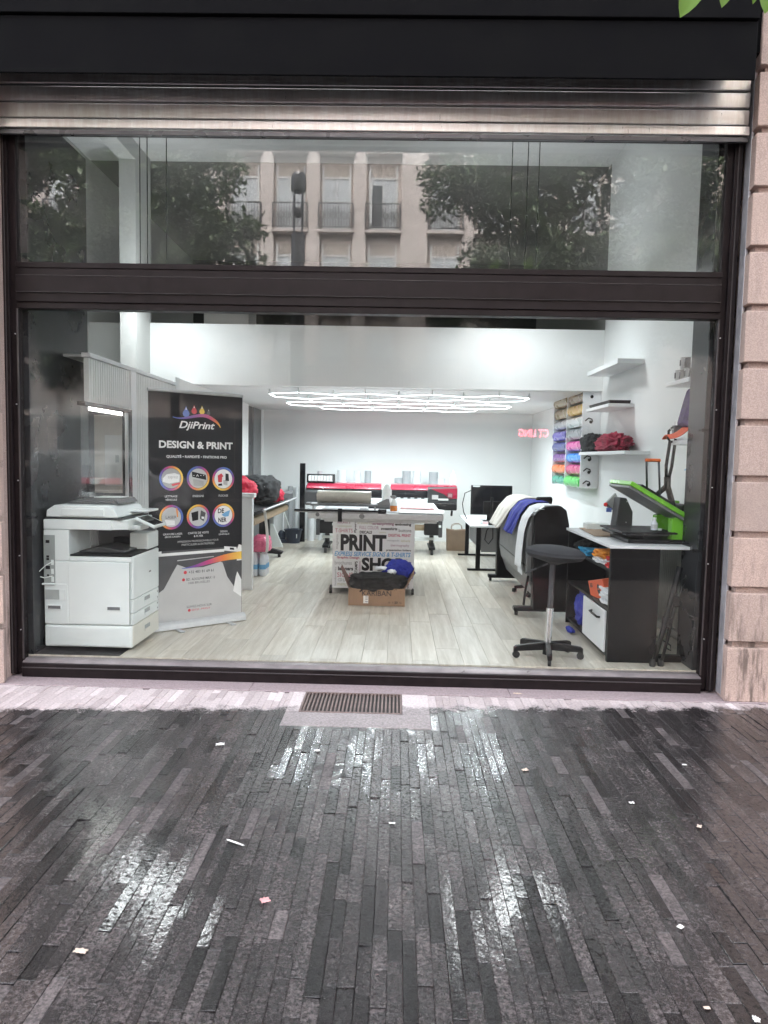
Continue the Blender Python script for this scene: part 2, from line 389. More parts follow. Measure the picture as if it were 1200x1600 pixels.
# pink granite of the pilasters
def granite(name, dirt):
    m, nt, b = nodes_of(name)
    geo = N(nt, 'ShaderNodeNewGeometry'); P = geo.outputs['Position']; sep = N(nt, 'ShaderNodeSeparateXYZ'); lk(nt, P, sep.inputs[0])
    sp = noi(nt, P, 130, 3, .8); sp2 = noi(nt, P, 330, 2, .7); big = noi(nt, P, 2.5, 4)
    col = mixc(nt, ramp(nt, sp, .35, .68), (.40, .30, .265), (.60, .475, .43))
    col = mixc(nt, math_(nt, 'MULTIPLY', ramp(nt, sp2, .62, .72), .55), col, (.16, .12, .12))
    col = mixc(nt, math_(nt, 'MULTIPLY', ramp(nt, big, .45, .7), .35), col, (.40, .31, .27))
    mp = N(nt, 'ShaderNodeMapping'); mp.inputs['Scale'].default_value = (9, 9, 1.3); lk(nt, P, mp.inputs[0])
    st = ramp(nt, noi(nt, mp.outputs[0], 1.6, 5, .7), .47, .64)
    low = ramp(nt, sep.outputs['Z'], 1.3, .1, .14, .85)
    oi = N(nt, 'ShaderNodeObjectInfo'); col = mixc(nt, 1.0, col, mixc(nt, oi.outputs['Random'], (.86, .87, .88), (1.10, 1.07, 1.05)), 'MULTIPLY')
    col = mixc(nt, math_(nt, 'MULTIPLY', math_(nt, 'MULTIPLY', st, low), dirt), col, (.10, .075, .065))
    lk(nt, col, b.inputs['Base Color']); b.inputs['Roughness'].default_value = .72
    bp = N(nt, 'ShaderNodeBump'); bp.inputs['Strength'].default_value = .25; bp.inputs['Distance'].default_value = .004
    lk(nt, sp, bp.inputs['Height']); lk(nt, bp.outputs[0], b.inputs['Normal'])
    return m
granite('granite', 1.0)

# galvanised shutter slats with run marks
m, nt, b = nodes_of('galvanised')
geo = N(nt, 'ShaderNodeNewGeometry'); P = geo.outputs['Position']
mp = N(nt, 'ShaderNodeMapping'); mp.inputs['Scale'].default_value = (22, 22, 4); lk(nt, P, mp.inputs[0])
a = noi(nt, mp.outputs[0], 1.0, 5, .7); a2 = noi(nt, mp.outputs[0], 2.6, 4, .7); big = noi(nt, P, 1.6, 4)
col = mixc(nt, ramp(nt, a, .35, .7), (.86, .80, .78), (.97, .95, .94))
col = mixc(nt, math_(nt, 'MULTIPLY', ramp(nt, a2, .67, .72), .85), col, (.10, .085, .08))
col = mixc(nt, math_(nt, 'MULTIPLY', ramp(nt, big, .5, .7), .35), col, (.44, .36, .33))
lk(nt, col, b.inputs['Base Color']); b.inputs['Metallic'].default_value = .8
lk(nt, math_(nt, 'ADD', math_(nt, 'MULTIPLY', a, .22), .22), b.inputs['Roughness'])

# laminate oak planks
m, nt, b = nodes_of('plank')
oi = N(nt, 'ShaderNodeObjectInfo'); geo = N(nt, 'ShaderNodeNewGeometry'); P = geo.outputs['Position']
va = N(nt, 'ShaderNodeVectorMath', operation='MULTIPLY_ADD'); lk(nt, P, va.inputs[0]); va.inputs[1].default_value = (22, 1.5, 1)
cx = N(nt, 'ShaderNodeCombineXYZ'); lk(nt, math_(nt, 'MULTIPLY', oi.outputs['Random'], 50), cx.inputs[2]); lk(nt, cx.outputs[0], va.inputs[2])
g1 = noi(nt, va.outputs[0], 1.0, 6, .65)
va2 = N(nt, 'ShaderNodeVectorMath', operation='MULTIPLY_ADD'); lk(nt, P, va2.inputs[0]); va2.inputs[1].default_value = (110, 5, 1); lk(nt, cx.outputs[0], va2.inputs[2])
g2 = noi(nt, va2.outputs[0], 1.0, 3, .6)
col = mixc(nt, ramp(nt, g1, .3, .7), (.46, .415, .345), (.64, .60, .53))
col = mixc(nt, math_(nt, 'MULTIPLY', ramp(nt, g2, .5, .75), .35), col, (.42, .37, .30))
col = mixc(nt, 1.0, col, mixc(nt, oi.outputs['Random'], (.90, .90, .89), (1.08, 1.07, 1.05)), 'MULTIPLY')
lk(nt, col, b.inputs['Base Color']); b.inputs['Roughness'].default_value = .34; b.inputs['Coat Weight'].default_value = .1

# leaves
def leafmat(name, c1, c2, trans=.35):
    m, nt, b = nodes_of(name)
    geo = N(nt, 'ShaderNodeNewGeometry')
    col = mixc(nt, geo.outputs['Random Per Island'], c1, c2)
    lk(nt, col, b.inputs['Base Color']); b.inputs['Roughness'].default_value = .45
    tl = N(nt, 'ShaderNodeBsdfTranslucent'); lk(nt, col, tl.inputs[0])
    ms = N(nt, 'ShaderNodeMixShader'); ms.inputs[0].default_value = trans
    lk(nt, b.outputs[0], ms.inputs[1]); lk(nt, tl.outputs[0], ms.inputs[2]); lk(nt, ms.outputs[0], nt.nodes['Material Output'].inputs[0])
leafmat('leaf_dark', (.045, .07, .03), (.10, .14, .065)); leafmat('leaf_bright', (.12, .26, .03), (.20, .36, .05), .5)

# opposite facade
mat('facade_pink', (.47, .39, .355), .8, var=.12, scale=1.5, bump=.1, bscale=30)
mat('facade_pale', (.56, .49, .46), .8, var=.12, scale=2, bump=.1, bscale=30)
mat('facade_ground', (.30, .25, .22), .8, var=.15, scale=2)
mat('window_white', (.66, .66, .66), .5, var=.03)
mat('curtain', (.50, .52, .54), .6, var=.15, scale=3, stretch=(8, 1, 1))
mat('dark_glass', (.03, .035, .04), .08, var=.2)
mat('iron', (.02, .02, .022), .5, var=.2)
mat('asphalt', (.03, .03, .032), .85, spec=.1, var=.25, scale=10, bump=.3, bscale=60)
mat('far_paving', (.035, .033, .034), .8, spec=.12, var=.35, scale=8, bump=.2, bscale=40, stretch=(3, 1, 1))
mat('kerb', (.22, .21, .20), .7, var=.2)
mat('van_white', (.62, .63, .65), .25, var=.03, coat=.5)
mat('shrub', (.035, .05, .03), .8, var=.4, scale=20)
mat('terracotta', (.05, .048, .046), .7, var=.2)
MX = Matrix(((1, 0, 0, 0), (0, 0, -1, 0), (0, 1, 0, 0), (0, 0, 0, 1)))     # print plane facing the street (-Y)
def face(x, y, z): return Matrix.Translation((x, y, z)) @ MX

# ------------------------------------------------------------------ ground
pav = MB().box(-60, 60, -7.0, -4.75, -.06, -.004).box(-60, -3.95, -4.75, -.09, -.06, -.004).box(3.95, 60, -4.75, -.09, -.06, -.004).build('pavement', MATS['far_paving'])
tag(pav, kind='structure')
bed = MB().box(-3.95, 3.95, -4.75, .35, -.08, -.012).build('bedding', MATS['joint'], pav)
thr = MB()
for x0, x1 in ((-3.9, -1.02), (-1.017, .835), (.838, 3.9)): thr.box(x0, x1, -.088, .60, -.05, .004)
def set_tone(o, f):
    a = o.data.attributes.new('tone', 'FLOAT', 'POINT')
    a.data.foreach_set('value', [f(v.co) for v in o.data.vertices])
o = thr.build('threshold_slab', MATS['threshold'], pav, bevel=.004); set_tone(o, lambda c: .45)
def paver_geo(x0, x1, y0, y1, h, tilt, e=.0013):
    z = lambda x, y: h+tilt[0]*(x-(x0+x1)/2)+tilt[1]*(y-(y0+y1)/2)
    vs = [(x0, y0, -.03), (x1, y0, -.03), (x1, y1, -.03), (x0, y1, -.03)]
    vs += [(x, y, z(x, y)-e*.9) for x, y in ((x0, y0), (x1, y0), (x1, y1), (x0, y1))]
    vs += [(x, y, z(x, y)) for x, y in ((x0+e, y0+e), (x1-e, y0+e), (x1-e, y1-e), (x0+e, y1-e))]
    fs = [(0,1,5,4),(1,2,6,5),(2,3,7,6),(3,0,4,7),(4,5,9,8),(5,6,10,9),(6,7,11,10),(7,4,8,11),(8,9,10,11)]
    return vs, fs
stones = []
PW = .0525
cols_ = [-3.9]
while cols_[-1] < 3.9:
    nx = cols_[-1]+rnd.choice((.046, .049, .051, .053, .057))
    for stop in (-.6965, .2465):
        if cols_[-1] < stop-.004 < nx+.028: nx = stop if stop-cols_[-1] < .062 else (cols_[-1]+stop)/2
    cols_.append(nx)
for x0, x9 in zip(cols_, cols_[1:]):
    pw = x9-x0; y = -4.72-rnd.random()*.3
    while y < -.093:
        L = rnd.choice((.16, .22, .28, .34, .40, .44)); y1 = min(y+L, -.093)
        y0 = max(y, -4.72); y = y1
        if y1-y0 < .03: continue
        if x0 > -.699 and x0 < .245 and y1 > -.72:      # the drain slab
            if y0 > -.73: continue
            y1 = -.722
            if y1-y0 < .03: continue
        t = rnd.random(); tone = .10+.46*rnd.random()
        if t < .20: tone = rnd.random()*.06-.12
        if t > .95: tone = .72+.42*rnd.random()
        if x0 > .7 and t < .28 and y0 > -1.9: tone = .05
        w = rnd.uniform(-.0008, .0008)
        stones.append((x0+.0006, x0+pw-.0006, y0+.0007, y1-.0007, rnd.uniform(-.0025, .0015), (rnd.uniform(-.05, .05), rnd.uniform(-.012, .012)), tone))
def in_view(s):
    xm, ym = (s[0]+s[1])/2, (s[2]+s[3])/2
    d = ym+5.0
    return d > 1.82 and abs(xm) < d*.56
vis = sorted([s for s in stones if in_view(s)], key=lambda s: s[2])
near = set(id(s) for s in vis[:300])
rest = MB(); rtones = []
for s in stones:
    vs, fs = paver_geo(*s[:6])
    if id(s) in near:
        me = bpy.data.meshes.new('paving_stone'); me.from_pydata(vs, [], fs); me.materials.append(MATS['paver'])
        o = bpy.data.objects.new('paving_stone', me); COL.objects.link(o); o.parent = pav
        set_tone(o, lambda c, t=s[6]: t)
    else:
        rest.add(vs, fs); rtones += [s[6]]*12
ro = rest.build('paving_stones', MATS['paver'], pav); tag(ro, kind='stuff')
a = ro.data.attributes.new('tone', 'FLOAT', 'POINT'); a.data.foreach_set('value', rtones)
tag(MB().box(-60, 60, -22.0, -7.13, -.2, -.125).build('road', MATS['asphalt']), kind='structure')
tag(MB().box(-60, 60, -7.13, -7.0, -.2, .0).box(-60, 60, -22.13, -22.0, -.2, .0).build('kerb', MATS['kerb'], bevel=.01), kind='structure')
tag(MB().box(-60, 60, -60, -22.13, -.2, -.004).build('far_pavement', MATS['far_paving']), kind='structure')
tag(MB().box(-200, 200, -220, -60, -.3, -.2).box(-200, 200, .7, 200, -.5, -.3).build('ground', MATS['asphalt']), kind='structure')

# drain grate in its stone surround
dg = thing('drain_grate', 'rusty slotted drain grate set in pale slabs before the shop window', 'drain grate', (-.27, -.28, 0))
for xa, xb in ((-.6965, -.612), (.065, .2465)):
    o = MB().box(xa, xb, -.482, -.093, -.03, .003).build('surround_slab', MATS['slab'], dg, bevel=.004); set_tone(o, lambda c: .8)
o = MB().box(-.6965, .2465, -.720, -.486, -.03, .003).build('surround_slab', MATS['slab'], dg, bevel=.004); set_tone(o, lambda c: .9)
bx('pit', MATS['pit'], dg, -.61, .063, -.484, -.093, -.05, -.028, 0)
fr = MB().box(-.611, .064, -.485, -.470, -.03, .006).box(-.611, .064, -.106, -.092, -.03, .006).box(-.611, -.597, -.470, -.106, -.03, .006).box(.050, .064, -.470, -.106, -.03, .006)
fr.build('grate_frame', MATS['rust_iron'], dg, bevel=.002)
bar0 = None
for k in range(25):
    x = -.585+k*.0258
    if bar0 is None: bar0 = bx('bar', MATS['rust_iron'], dg, x-.0065, x+.0065, -.470, -.106, -.022, .004, .002)
    else:
        b2 = bar0.copy(); COL.objects.link(b2); b2.location.x += k*.0258

# ------------------------------------------------------------------ shop front
for side, xa, xb, lab in ((1, 2.335, 3.3, 'pink granite pilaster of grooved blocks at the right of the shop window'), (-1, -3.7, -2.775, 'pink granite pilaster of grooved blocks, a sliver left of the shop window')):
    pl = thing('stone_pilaster', lab, 'pilaster', ((xa+xb)/2, .1, 0))
    core = bx('core', MATS['granite'], pl, xa+.05 if side > 0 else xa, xb if side > 0 else xb-.05, -.035, .60, 0, 5.2, 0)
    for k in range(13):
        z0 = .433+.386*(k-1)+.0 if k else 0.004
        z1 = z0+.341 if k else .388
        jx = rnd.uniform(-.002, .002)
        sp = .028
        if side > 0: poly = [(xa+jx, -.075), (xb, -.075), (xb, .56), (xa+sp+.02, .56), (xa+sp, .12)]
        else: poly = [(xa, -.075), (xb+jx, -.075), (xb-.065, .095), (xb-.085, .56), (xa, .56)]
        MB().prism(poly, 'z', z0, z1).build('granite_block', MATS['granite'], pl, bevel=.006, seg=2)
sf = thing('shop_window', 'wide dark brown shop window frame with two stacked glass panes', 'shop window', (-.25, .1, 0))
F = MATS['frame']
# jambs
for xo, xi, s in ((-2.845, -2.735, -1), (2.335, 2.235, 1)):
    a_, b_ = min(xo, xi), max(xo, xi)
    mid_ = (a_+b_)/2
    bx('jamb', F, sf, a_, b_, .125, .185, .02, 3.92, .003)
    bx('jamb_bead', F, sf, (a_ if s < 0 else mid_-.005), (mid_+.005 if s < 0 else b_), .10, .125, .02, 3.92, .003)
    bx('jamb_strip', MATS['frame_edge'], sf, mid_-.004+s*.02, mid_+.004+s*.02, .094, .10, .02, 3.92, .0015)
    bx('shutter_guide', MATS['guide_metal'], sf, xo-(.03 if s < 0 else -.012), xo-(.0 if s < 0 else -.03), .02, .10, .02, 4.3, .003)
    bx('inner_bead', MATS['frame_edge'], sf, xi-(.012 if s < 0 else 0), xi+(.0 if s < 0 else .012), .118, .125, .13, 2.68, .002)
bx('transom', F, sf, -2.735, 2.235, .10, .20, 2.725, 2.96, .003)
bx('transom_panel', F, sf, -2.73, 2.23, .088, .10, 2.795, 2.905, .003)
bx('transom_lip', F, sf, -2.735, 2.235, .112, .20, 2.68, 2.725, .003)
bx('transom_ledge', F, sf, -2.735, 2.235, .095, .20, 2.96, 3.0, .004)
for z in (2.792, 2.908): bx('transom_trim', MATS['frame_edge'], sf, -2.73, 2.23, .086, .0999, z-.0025, z+.0025, .0012)
bx('sill', F, sf, -2.735, 2.235, .085, .20, .004, .106, .004)
bx('sill_trim', MATS['frame_edge'], sf, -2.735, 2.235, .078, .085, .072, .080, .002)
MB().prism([(.105, .108), (.145, .128), (.20, .128), (.20, .106), (.105, .106)], 'x', -2.742, 2.242).build('sill_ledge', MATS['sill_alu'], sf, bevel=.003)
bx('head', F, sf, -2.735, 2.235, .09, .20, 3.90, 3.96, .003)
g1_ = MB().box(-2.73, 2.23, .145, .153, .13, 2.69).build('glass_pane', MATS['glass_low'], sf)
g2_ = MB().box(-2.73, 2.23, .145, .153, 2.99, 3.91).build('glass_pane', MATS['glass'], sf)
# tiny screws on the jamb strip
for z in (.35, .9, 1.45, 2.0, 2.5):
    MB().cyl((-2.752, .118, z), (-2.752, .108, z), .004, n=8).build('screw', MATS['aluminium'], sf)
    MB().cyl((2.250, .118, z+.05), (2.250, .108, z+.05), .004, n=8).build('screw', MATS['aluminium'], sf)

sh = thing('roller_shutter', 'streaked galvanised roller shutter rolled up above the shop window', 'roller shutter', (-.25, .03, 3.9))
zz = 3.960
for k in range(6):
    prof = [(.034, zz), (.0305, zz+.045), (.029, zz+.090), (.036, zz+.094), (.065, zz+.094), (.065, zz)]
    MB().prism(prof, 'x', -2.85, 2.33).build('slat', MATS['galvanised'], sh, bevel=.004)
    bx('slat_joint', MATS['mid_grey'], sh, -2.85, 2.33, .052, .066, zz+.0942, zz+.1118, 0)
    zz += .112
bx('bottom_bar', MATS['galvanised'], sh, -2.85, 2.33, .015, .06, 3.884, 3.942, .004)
bx('slat_joint', MATS['mid_grey'], sh, -2.85, 2.33, .05, .066, 3.9425, 3.9595, 0)
bx('bottom_seal', MATS['steel_dark'], sh, -2.85, 2.33, .03, .055, 3.845, 3.878, .003)

cn = thing('canopy', 'matt black canopy casing over the roller shutter', 'canopy', (-.4, -.2, 4.1))
MB().prism([(-.30, 4.079), (-.30, 4.432), (.0, 4.432), (.0, 4.36), (-.288, 4.079)], 'x', -3.75, 2.20).build('casing', MATS['black_canopy'], cn, bevel=.006)
bx('fascia_board', MATS['black_canopy'], cn, -3.75, 2.20, -.32, -.28, 4.437, 5.3, .005)
bx('side_cheek', MATS['black_canopy'], cn, 2.20, 2.36, -.05, .02, 4.38, 5.2, .004)
# upper wall of the house above the shop
up = thing('town_house', 'tall stone town house that carries the shop front', 'building', (0, .6, 4))
bx('upper_wall', MATS['facade_pale'], up, -14, 14, .06, .60, 5.2, 17, .02)
bx('side_wall', MATS['facade_pale'], up, -14, -3.71, .0, .60, 0, 5.19, .02)
bx('side_wall', MATS['facade_pale'], up, 3.31, 14, .0, .60, 0, 5.19, .02)
bx('shutter_box', MATS['facade_pale'], up, -3.69, 3.29, .20, .30, 3.961, 4.549, 0)
bx('lintel', MATS['facade_pale'], up, -3.69, 3.29, .07, .30, 4.55, 5.19, .01)
for k in range(9):
    for z in (6.2, 9.7, 13.2):
        w = bx('window', MATS['window_white'], up, -9.6+k*2.4, -8.4+k*2.4, .03, .06, z, z+2.3, .01)
        bx('pane', MATS['dark_glass'], w, -9.5+k*2.4, -8.5+k*2.4, .02, .03, z+.1, z+2.2, 0)
# ------------------------------------------------------------------ shop interior: shell
ZF = .14
def st(name, m, bevel=0, **k):
    return lambda *b: tag(MB().box(*b).build(name, MATS[m], bevel=bevel), kind='structure')
fl = MB().box(-4.2, 2.7, .20, 8.6, -.02, ZF-.012).build('floor', MATS['joint']); tag(fl, kind='structure')
pcache = {}
for i in range(34):
    x0 = -4.1+i*.193
    if x0 > 2.5: continue
    y = .202-rnd.random()*1.25
    while y < 8.2:
        y0, y1 = max(y, .202), min(y+1.285, 8.21); y += 1.285
        if y1-y0 < .05: continue
        L = round(y1-y0, 2)
        if L not in pcache:
            vs, fs = paver_geo(.0006, .1924, .0006, L-.0006, .0, (0, 0), .0016)
            me = bpy.data.meshes.new('floor_plank'); me.from_pydata([(a_, b_, max(c_, -.012)) for a_, b_, c_ in vs], [], fs); me.materials.append(MATS['plank']); pcache[L] = me
        o = bpy.data.objects.new('floor_plank', pcache[L]); COL.objects.link(o); o.parent = fl; o.location = (x0, y0, ZF)
st('wall_back', 'white_wall')(-2.49, 2.47, 8.2, 8.4, -.02, 2.52)
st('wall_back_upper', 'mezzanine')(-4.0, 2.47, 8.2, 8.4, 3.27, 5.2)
wr_ = MB().box(2.47, 2.65, .20, 8.4, -.02, 3.2).box(2.47, 2.65, .20, 3.75, 3.2, 5.2).build('wall_right', MATS['white_wall']); tag(wr_, kind='structure')
st('wall_right_upper', 'mezzanine_shade')(2.47, 2.65, 3.752, 8.4, 3.2, 5.2)
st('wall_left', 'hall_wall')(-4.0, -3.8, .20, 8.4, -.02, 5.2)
st('hall_ceiling', 'ceiling')(-4.0, 2.65, .20, 3.85, 5.2, 5.35)
st('mezzanine_ceiling', 'mezzanine_shade')(-4.0, 2.65, 3.852, 8.4, 5.2, 5.35)
st('lower_ceiling', 'ceiling')(-3.8, 2.47, 3.90, 8.2, 2.52, 2.70)
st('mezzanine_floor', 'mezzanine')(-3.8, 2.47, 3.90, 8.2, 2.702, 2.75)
st('mezzanine_parapet', 'white_wall')(-3.05, 2.47, 3.75, 3.90, 2.525, 3.255)
# column and beam of the mezzanine
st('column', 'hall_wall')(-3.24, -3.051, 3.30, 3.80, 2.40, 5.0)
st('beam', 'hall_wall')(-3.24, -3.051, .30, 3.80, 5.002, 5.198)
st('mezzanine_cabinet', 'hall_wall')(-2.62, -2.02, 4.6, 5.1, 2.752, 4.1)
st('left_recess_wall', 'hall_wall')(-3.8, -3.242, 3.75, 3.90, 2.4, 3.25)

# left office cabin: ribbed cladding round a glazed opening
ofc = thing('office_cabin', 'white ribbed office cabin with a lit glazed opening behind the photocopier', 'cabin', (-2.55, 2, ZF))
def ribbed(y0, y1, z0, z1):
    mb = MB(); n = int((y1-y0)/.045)
    prof = []
    for i in range(n):
        a_ = y0+(y1-y0)*i/n; w = (y1-y0)/n
        prof += [(-2.490, a_), (-2.490, a_+w*.72), (-2.499, a_+w*.78), (-2.499, a_+w*.97)]
    prof += [(-2.49, y1), (-2.53, y1), (-2.53, y0)]
    return mb.prism(prof, 'z', z0, z1)
ribbed(.72, 1.60, 2.07, 2.42).build('ribbed_panel', MATS['white_wall'], ofc)
ribbed(1.74, 2.95, ZF, 2.42).build('ribbed_panel', MATS['white_wall'], ofc)
bx('corner_post', MATS['white_mel'], ofc, -2.54, -2.478, 1.605, 1.735, ZF, 2.44, .004)
ribbed(.72, 1.60, ZF, 1.14).build('ribbed_panel', MATS['white_wall'], ofc)
bx('top_trim', MATS['white_mel'], ofc, -2.55, -2.475, .72, 2.95, 2.425, 2.46, .003)
wf = MB().box(-2.535, -2.47, .60, 1.6, 2.035, 2.065).box(-2.535, -2.47, .60, 1.6, 1.145, 1.18).box(-2.535, -2.47, 1.52, 1.6, 1.18, 2.035).build('window_frame', MATS['gloss_black'], ofc, bevel=.003)
bx('frame_post', MATS['white_mel'], wf, -2.50, -2.475, 1.49, 1.53, 1.18, 2.035, .003)
bx('pane', MATS['glass_low'], wf, -2.51, -2.504, .60, 1.5, 1.18, 2.035, 0)
bx('cabin_roof', MATS['hall_wall'], ofc, -3.79, -2.54, .74, 2.95, 2.43, 2.45, 0)
bx('cabin_back', MATS['paper_tan'], ofc, -3.795, -3.78, .60, 2.95, ZF, 2.42, 0)
bx('cabin_end', MATS['dark_panel'], ofc, -3.78, -2.54, 2.90, 2.94, ZF, 2.42, 0)
bl_ = bx('hanging_blind', MATS['cloth_beige'], ofc, -3.36, -2.80, 2.84, 2.85, 1.22, 2.08, .002)
bx('blind_panel', MATS['ceiling'], bl_, -3.24, -2.98, 2.83, 2.839, 1.30, 1.86, .002)
bx('blind_mark', MATS['vent_grey'], bl_, -3.12, -3.08, 2.822, 2.829, 1.56, 1.64, 0)
bx('tube_housing', MATS['white_mel'], ofc, -2.78, -2.68, 1.2, 2.10, 2.085, 2.12, .004)
MB().cyl((-2.73, 1.22, 2.06), (-2.73, 2.08, 2.06), .026).build('light_tube', MATS['led_tube'], ofc, smooth='auto')
# rest of the left side, up to the far dark door
st('wall_left_low', 'white_wall')(-2.60, -2.49, 2.955, 6.85, -.02, 2.52)
st('wall_left_end', 'white_wall')(-2.60, -2.49, 7.98, 8.2, -.02, 2.52)
dk = thing('sliding_door', 'dark grey panelled door in the far left corner of the shop', 'door', (-2.5, 7.4, ZF))
bx('door_panel', MATS['dark_panel'], dk, -2.56, -2.50, 6.86, 7.26, ZF, 2.5, .004)
bx('door_panel', MATS['mid_grey'], dk, -2.555, -2.492, 7.29, 7.97, ZF, 2.5, .004)
# dark returns beside the shop window
st('dark_partition', 'dark_panel')(-2.78, -2.705, .205, 1.20, ZF, 4.15)
st('dark_floor_sheet', 'black_mel')(-2.704, -2.06, .21, .96, ZF, ZF+.004)  # thin dark sheet on the floor beneath the copier
dc = thing('dark_column', 'black boxed column standing inside the right end of the window', 'column', (2.3, .35, ZF))
bx('boxing', MATS['dark_panel'], dc, 2.212, 2.46, .205, .50, ZF, 5.19, .004)
MB().cyl((2.262, .235, ZF), (2.262, .235, 3.8), .028).build('pipe', MATS['dark_grey'], dc, smooth='auto')
for z in (.52, 1.02, 1.9, 2.7): bx('clip', MATS['black_plastic'], dc, 2.195, 2.30, .2045, .266, z, z+.02, .002)
bx('foot_rail', MATS['black_mel'], dc, 1.985, 2.211, .40, .46, ZF, ZF+.05, .003)

# ------------------------------------------------------------------ lights of the shop
hx = thing('hexagon_light', 'white honeycomb led ceiling light in the low back room', 'ceiling light', (0, 5.4, 2.5))
s_ = .48; W_ = s_*math.sqrt(3)
edges = {}
for row, cnt in enumerate((4, 3, 4, 3)):
    cyy = 4.40+row*1.5*s_
    for k in range(cnt):
        cxx = -.0+(k-(cnt-1)/2)*W_
        P_ = [(cxx+s_*math.sin(R(60*i)), cyy+s_*math.cos(R(60*i))) for i in range(6)]
        for i in range(6):
            a_, b_ = P_[i], P_[(i+1) % 6]
            key = tuple(sorted(((round(a_[0], 2), round(a_[1], 2)), (round(b_[0], 2), round(b_[1], 2)))))
            edges[key] = (a_, b_)
for a_, b_ in edges.values():
    d_ = Vector((b_[0]-a_[0], b_[1]-a_[1], 0)).normalized()*.018
    a3, b3 = Vector((a_[0], a_[1], 0))+d_, Vector((b_[0], b_[1], 0))-d_
    L_ = (b3-a3).length; Mt = Matrix.Translation(((a3.x+b3.x)/2, (a3.y+b3.y)/2, 2.465)) @ Matrix.Rotation(math.atan2(b3.y-a3.y, b3.x-a3.x), 4, 'Z')
    tb_ = MB().box(-L_/2, L_/2, -.010, .010, .0, .010, Mt).build('tube', MATS['white_plastic'], hx)
    MB().add([(sx_*L_/2, y_, z_) for sx_ in (-1, 1) for y_, z_ in ((-.008, -.0005), (-.006, -.0075), (.006, -.0075), (.008, -.0005))], [(0, 1, 5, 4), (1, 2, 6, 5), (2, 3, 7, 6)], Mt).build('diffuser', MATS['led'], tb_)
for k, (x_, y_) in enumerate([((i-1.5)*.86, 4.3+j*.85) for j in range(4) for i in range(4)]):      # the fixture's own light, spread under the grid
    ld = bpy.data.lights.new('hexagon_lamp', 'SPOT'); ld.energy = 4.2; ld.spot_size = R(174); ld.spot_blend = .8; ld.shadow_soft_size = .02; ld.color = (.87, .96, 1)
    lo = bpy.data.objects.new('hexagon_lamp', ld); COL.objects.link(lo); lo.parent = hx; lo.location = Vector((x_, y_, 2.44))-Vector(hx.location)
nodes_ = set(p for k in edges for p in k)
for p in nodes_: MB().cyl((p[0], p[1], 2.458), (p[0], p[1], 2.519), .010, n=8).build('connector', MATS['white_plastic'], hx)

for nm, X_, lab in (('l', -2.72, 'round flat led pendant on three thin cables, left one in the hall'), ('r', 1.30, 'round flat led pendant on three thin cables, right one in the hall')):
    t = thing('pendant_light', lab, 'pendant light', (X_, 2.85, 3.5), 'pendant lights in the front hall')
    MB().lathe([(.02, .07), (.31, .06), (.33, .03), (.33, .0), (.315, .0)], (X_, 2.85, 3.50), 40).build('housing', MATS['white_plastic'], t, smooth='auto')
    MB().lathe([(.31, -.004), (.31, -.003)], (X_, 2.85, 3.50), 40).build('diffuser', MATS['led_pendant'], t)
    MB().lathe([(.22, .088), (.05, .090)], (X_, 2.85, 3.50), 40).build('upper_diffuser', MATS['led_up'], t)
    for dx, dy in ((-.135, .05), (.005, -.12), (.155, .05)):
        MB().cyl((X_+dx, 2.85+dy, 3.56), (X_+dx, 2.85+dy, 5.2), .0055, n=6).build('cable', MATS['black_plastic'], t)

# ------------------------------------------------------------------ photocopier
pc = thing('photocopier', 'white multifunction office photocopier standing against the left of the window', 'photocopier', (-2.35, .64, ZF))
WP = MATS['white_plastic']; xl, xr, yf, yb = -2.69, -2.013, .345, .945
bx('base_cabinet', WP, pc, xl, xr-.001, yf, yb, .165, .334, .008)
bx('side_panel', WP, pc, -2.645, -2.03, yf-.004, yf+.01, .175, .318, .003)
body = bx('body', WP, pc, xl, xr-.02, yf, yb, .338, .83, .008)
bx('side_cover', WP, pc, -2.50, -2.03, yf-.004, yf+.01, .345, .826, .004)
bx('rear_cover', WP, pc, -2.688, -2.505, yf-.003, yf+.01, .345, .655, .004)
bx('left_tower', WP, pc, xl, -2.495, yf, yb, .832, 1.07, .006)
bx('back_wall', MATS['mid_grey'], pc, -2.494, -2.02, yb-.06, yb, .885, 1.07, .004)  # coloured grey: the shade inside the opening is put into the casing
bx('front_lip', WP, pc, -2.494, xr-.001, yf, yf+.03, .832, .868, .004)
bx('front_door', WP, pc, xr-.022, xr+.008, yf+.02, yb-.004, .54, .872, .008)
bx('tray', MATS['black_plastic'], pc, -2.49, xr-.002, yf+.005, yb-.065, .872, .884, .004)
MB().prism([(-2.47, .885), (-2.1, .885), (-2.1, .90), (-2.30, .93), (-2.47, .895)], 'y', yf+.12, yb-.1).build('tray_slope', MATS['dark_grey'], pc, bevel=.004)
bx('exit_rollers', MATS['black_plastic'], pc, -2.33, -2.05, yb-.16, yb-.065, .90, .97, .006)
bx('control_tower', WP, pc, -2.16, xr+.004, yb-.25, yb, .886, 1.02, .008)
bx('scanner_deck', WP, pc, xl, -2.165, yf, yb, 1.073, 1.150, .006)
MB().prism([(-2.165, yf+.002), (-2.06, yf+.06), (-2.06, yb-.002), (-2.165, yb-.002)], 'z', 1.075, 1.149).build('scanner_deck_end', WP, pc, bevel=.005)
bx('gasket', MATS['dark_grey'], pc, xl+.01, -2.09, yf+.01, yb-.01, 1.151, 1.164, .002)
lid = MB().prism([(-2.675, 1.166), (-2.67, 1.218), (-2.61, 1.258), (-2.20, 1.258), (-2.155, 1.235), (-2.12, 1.18), (-2.12, 1.166)], 'y', yf+.012, yb-.01).build('document_lid', WP, pc, bevel=.008)
bx('lid_recess', WP, pc, -2.55, -2.225, yf+.006, yf+.02, 1.178, 1.236, .004)
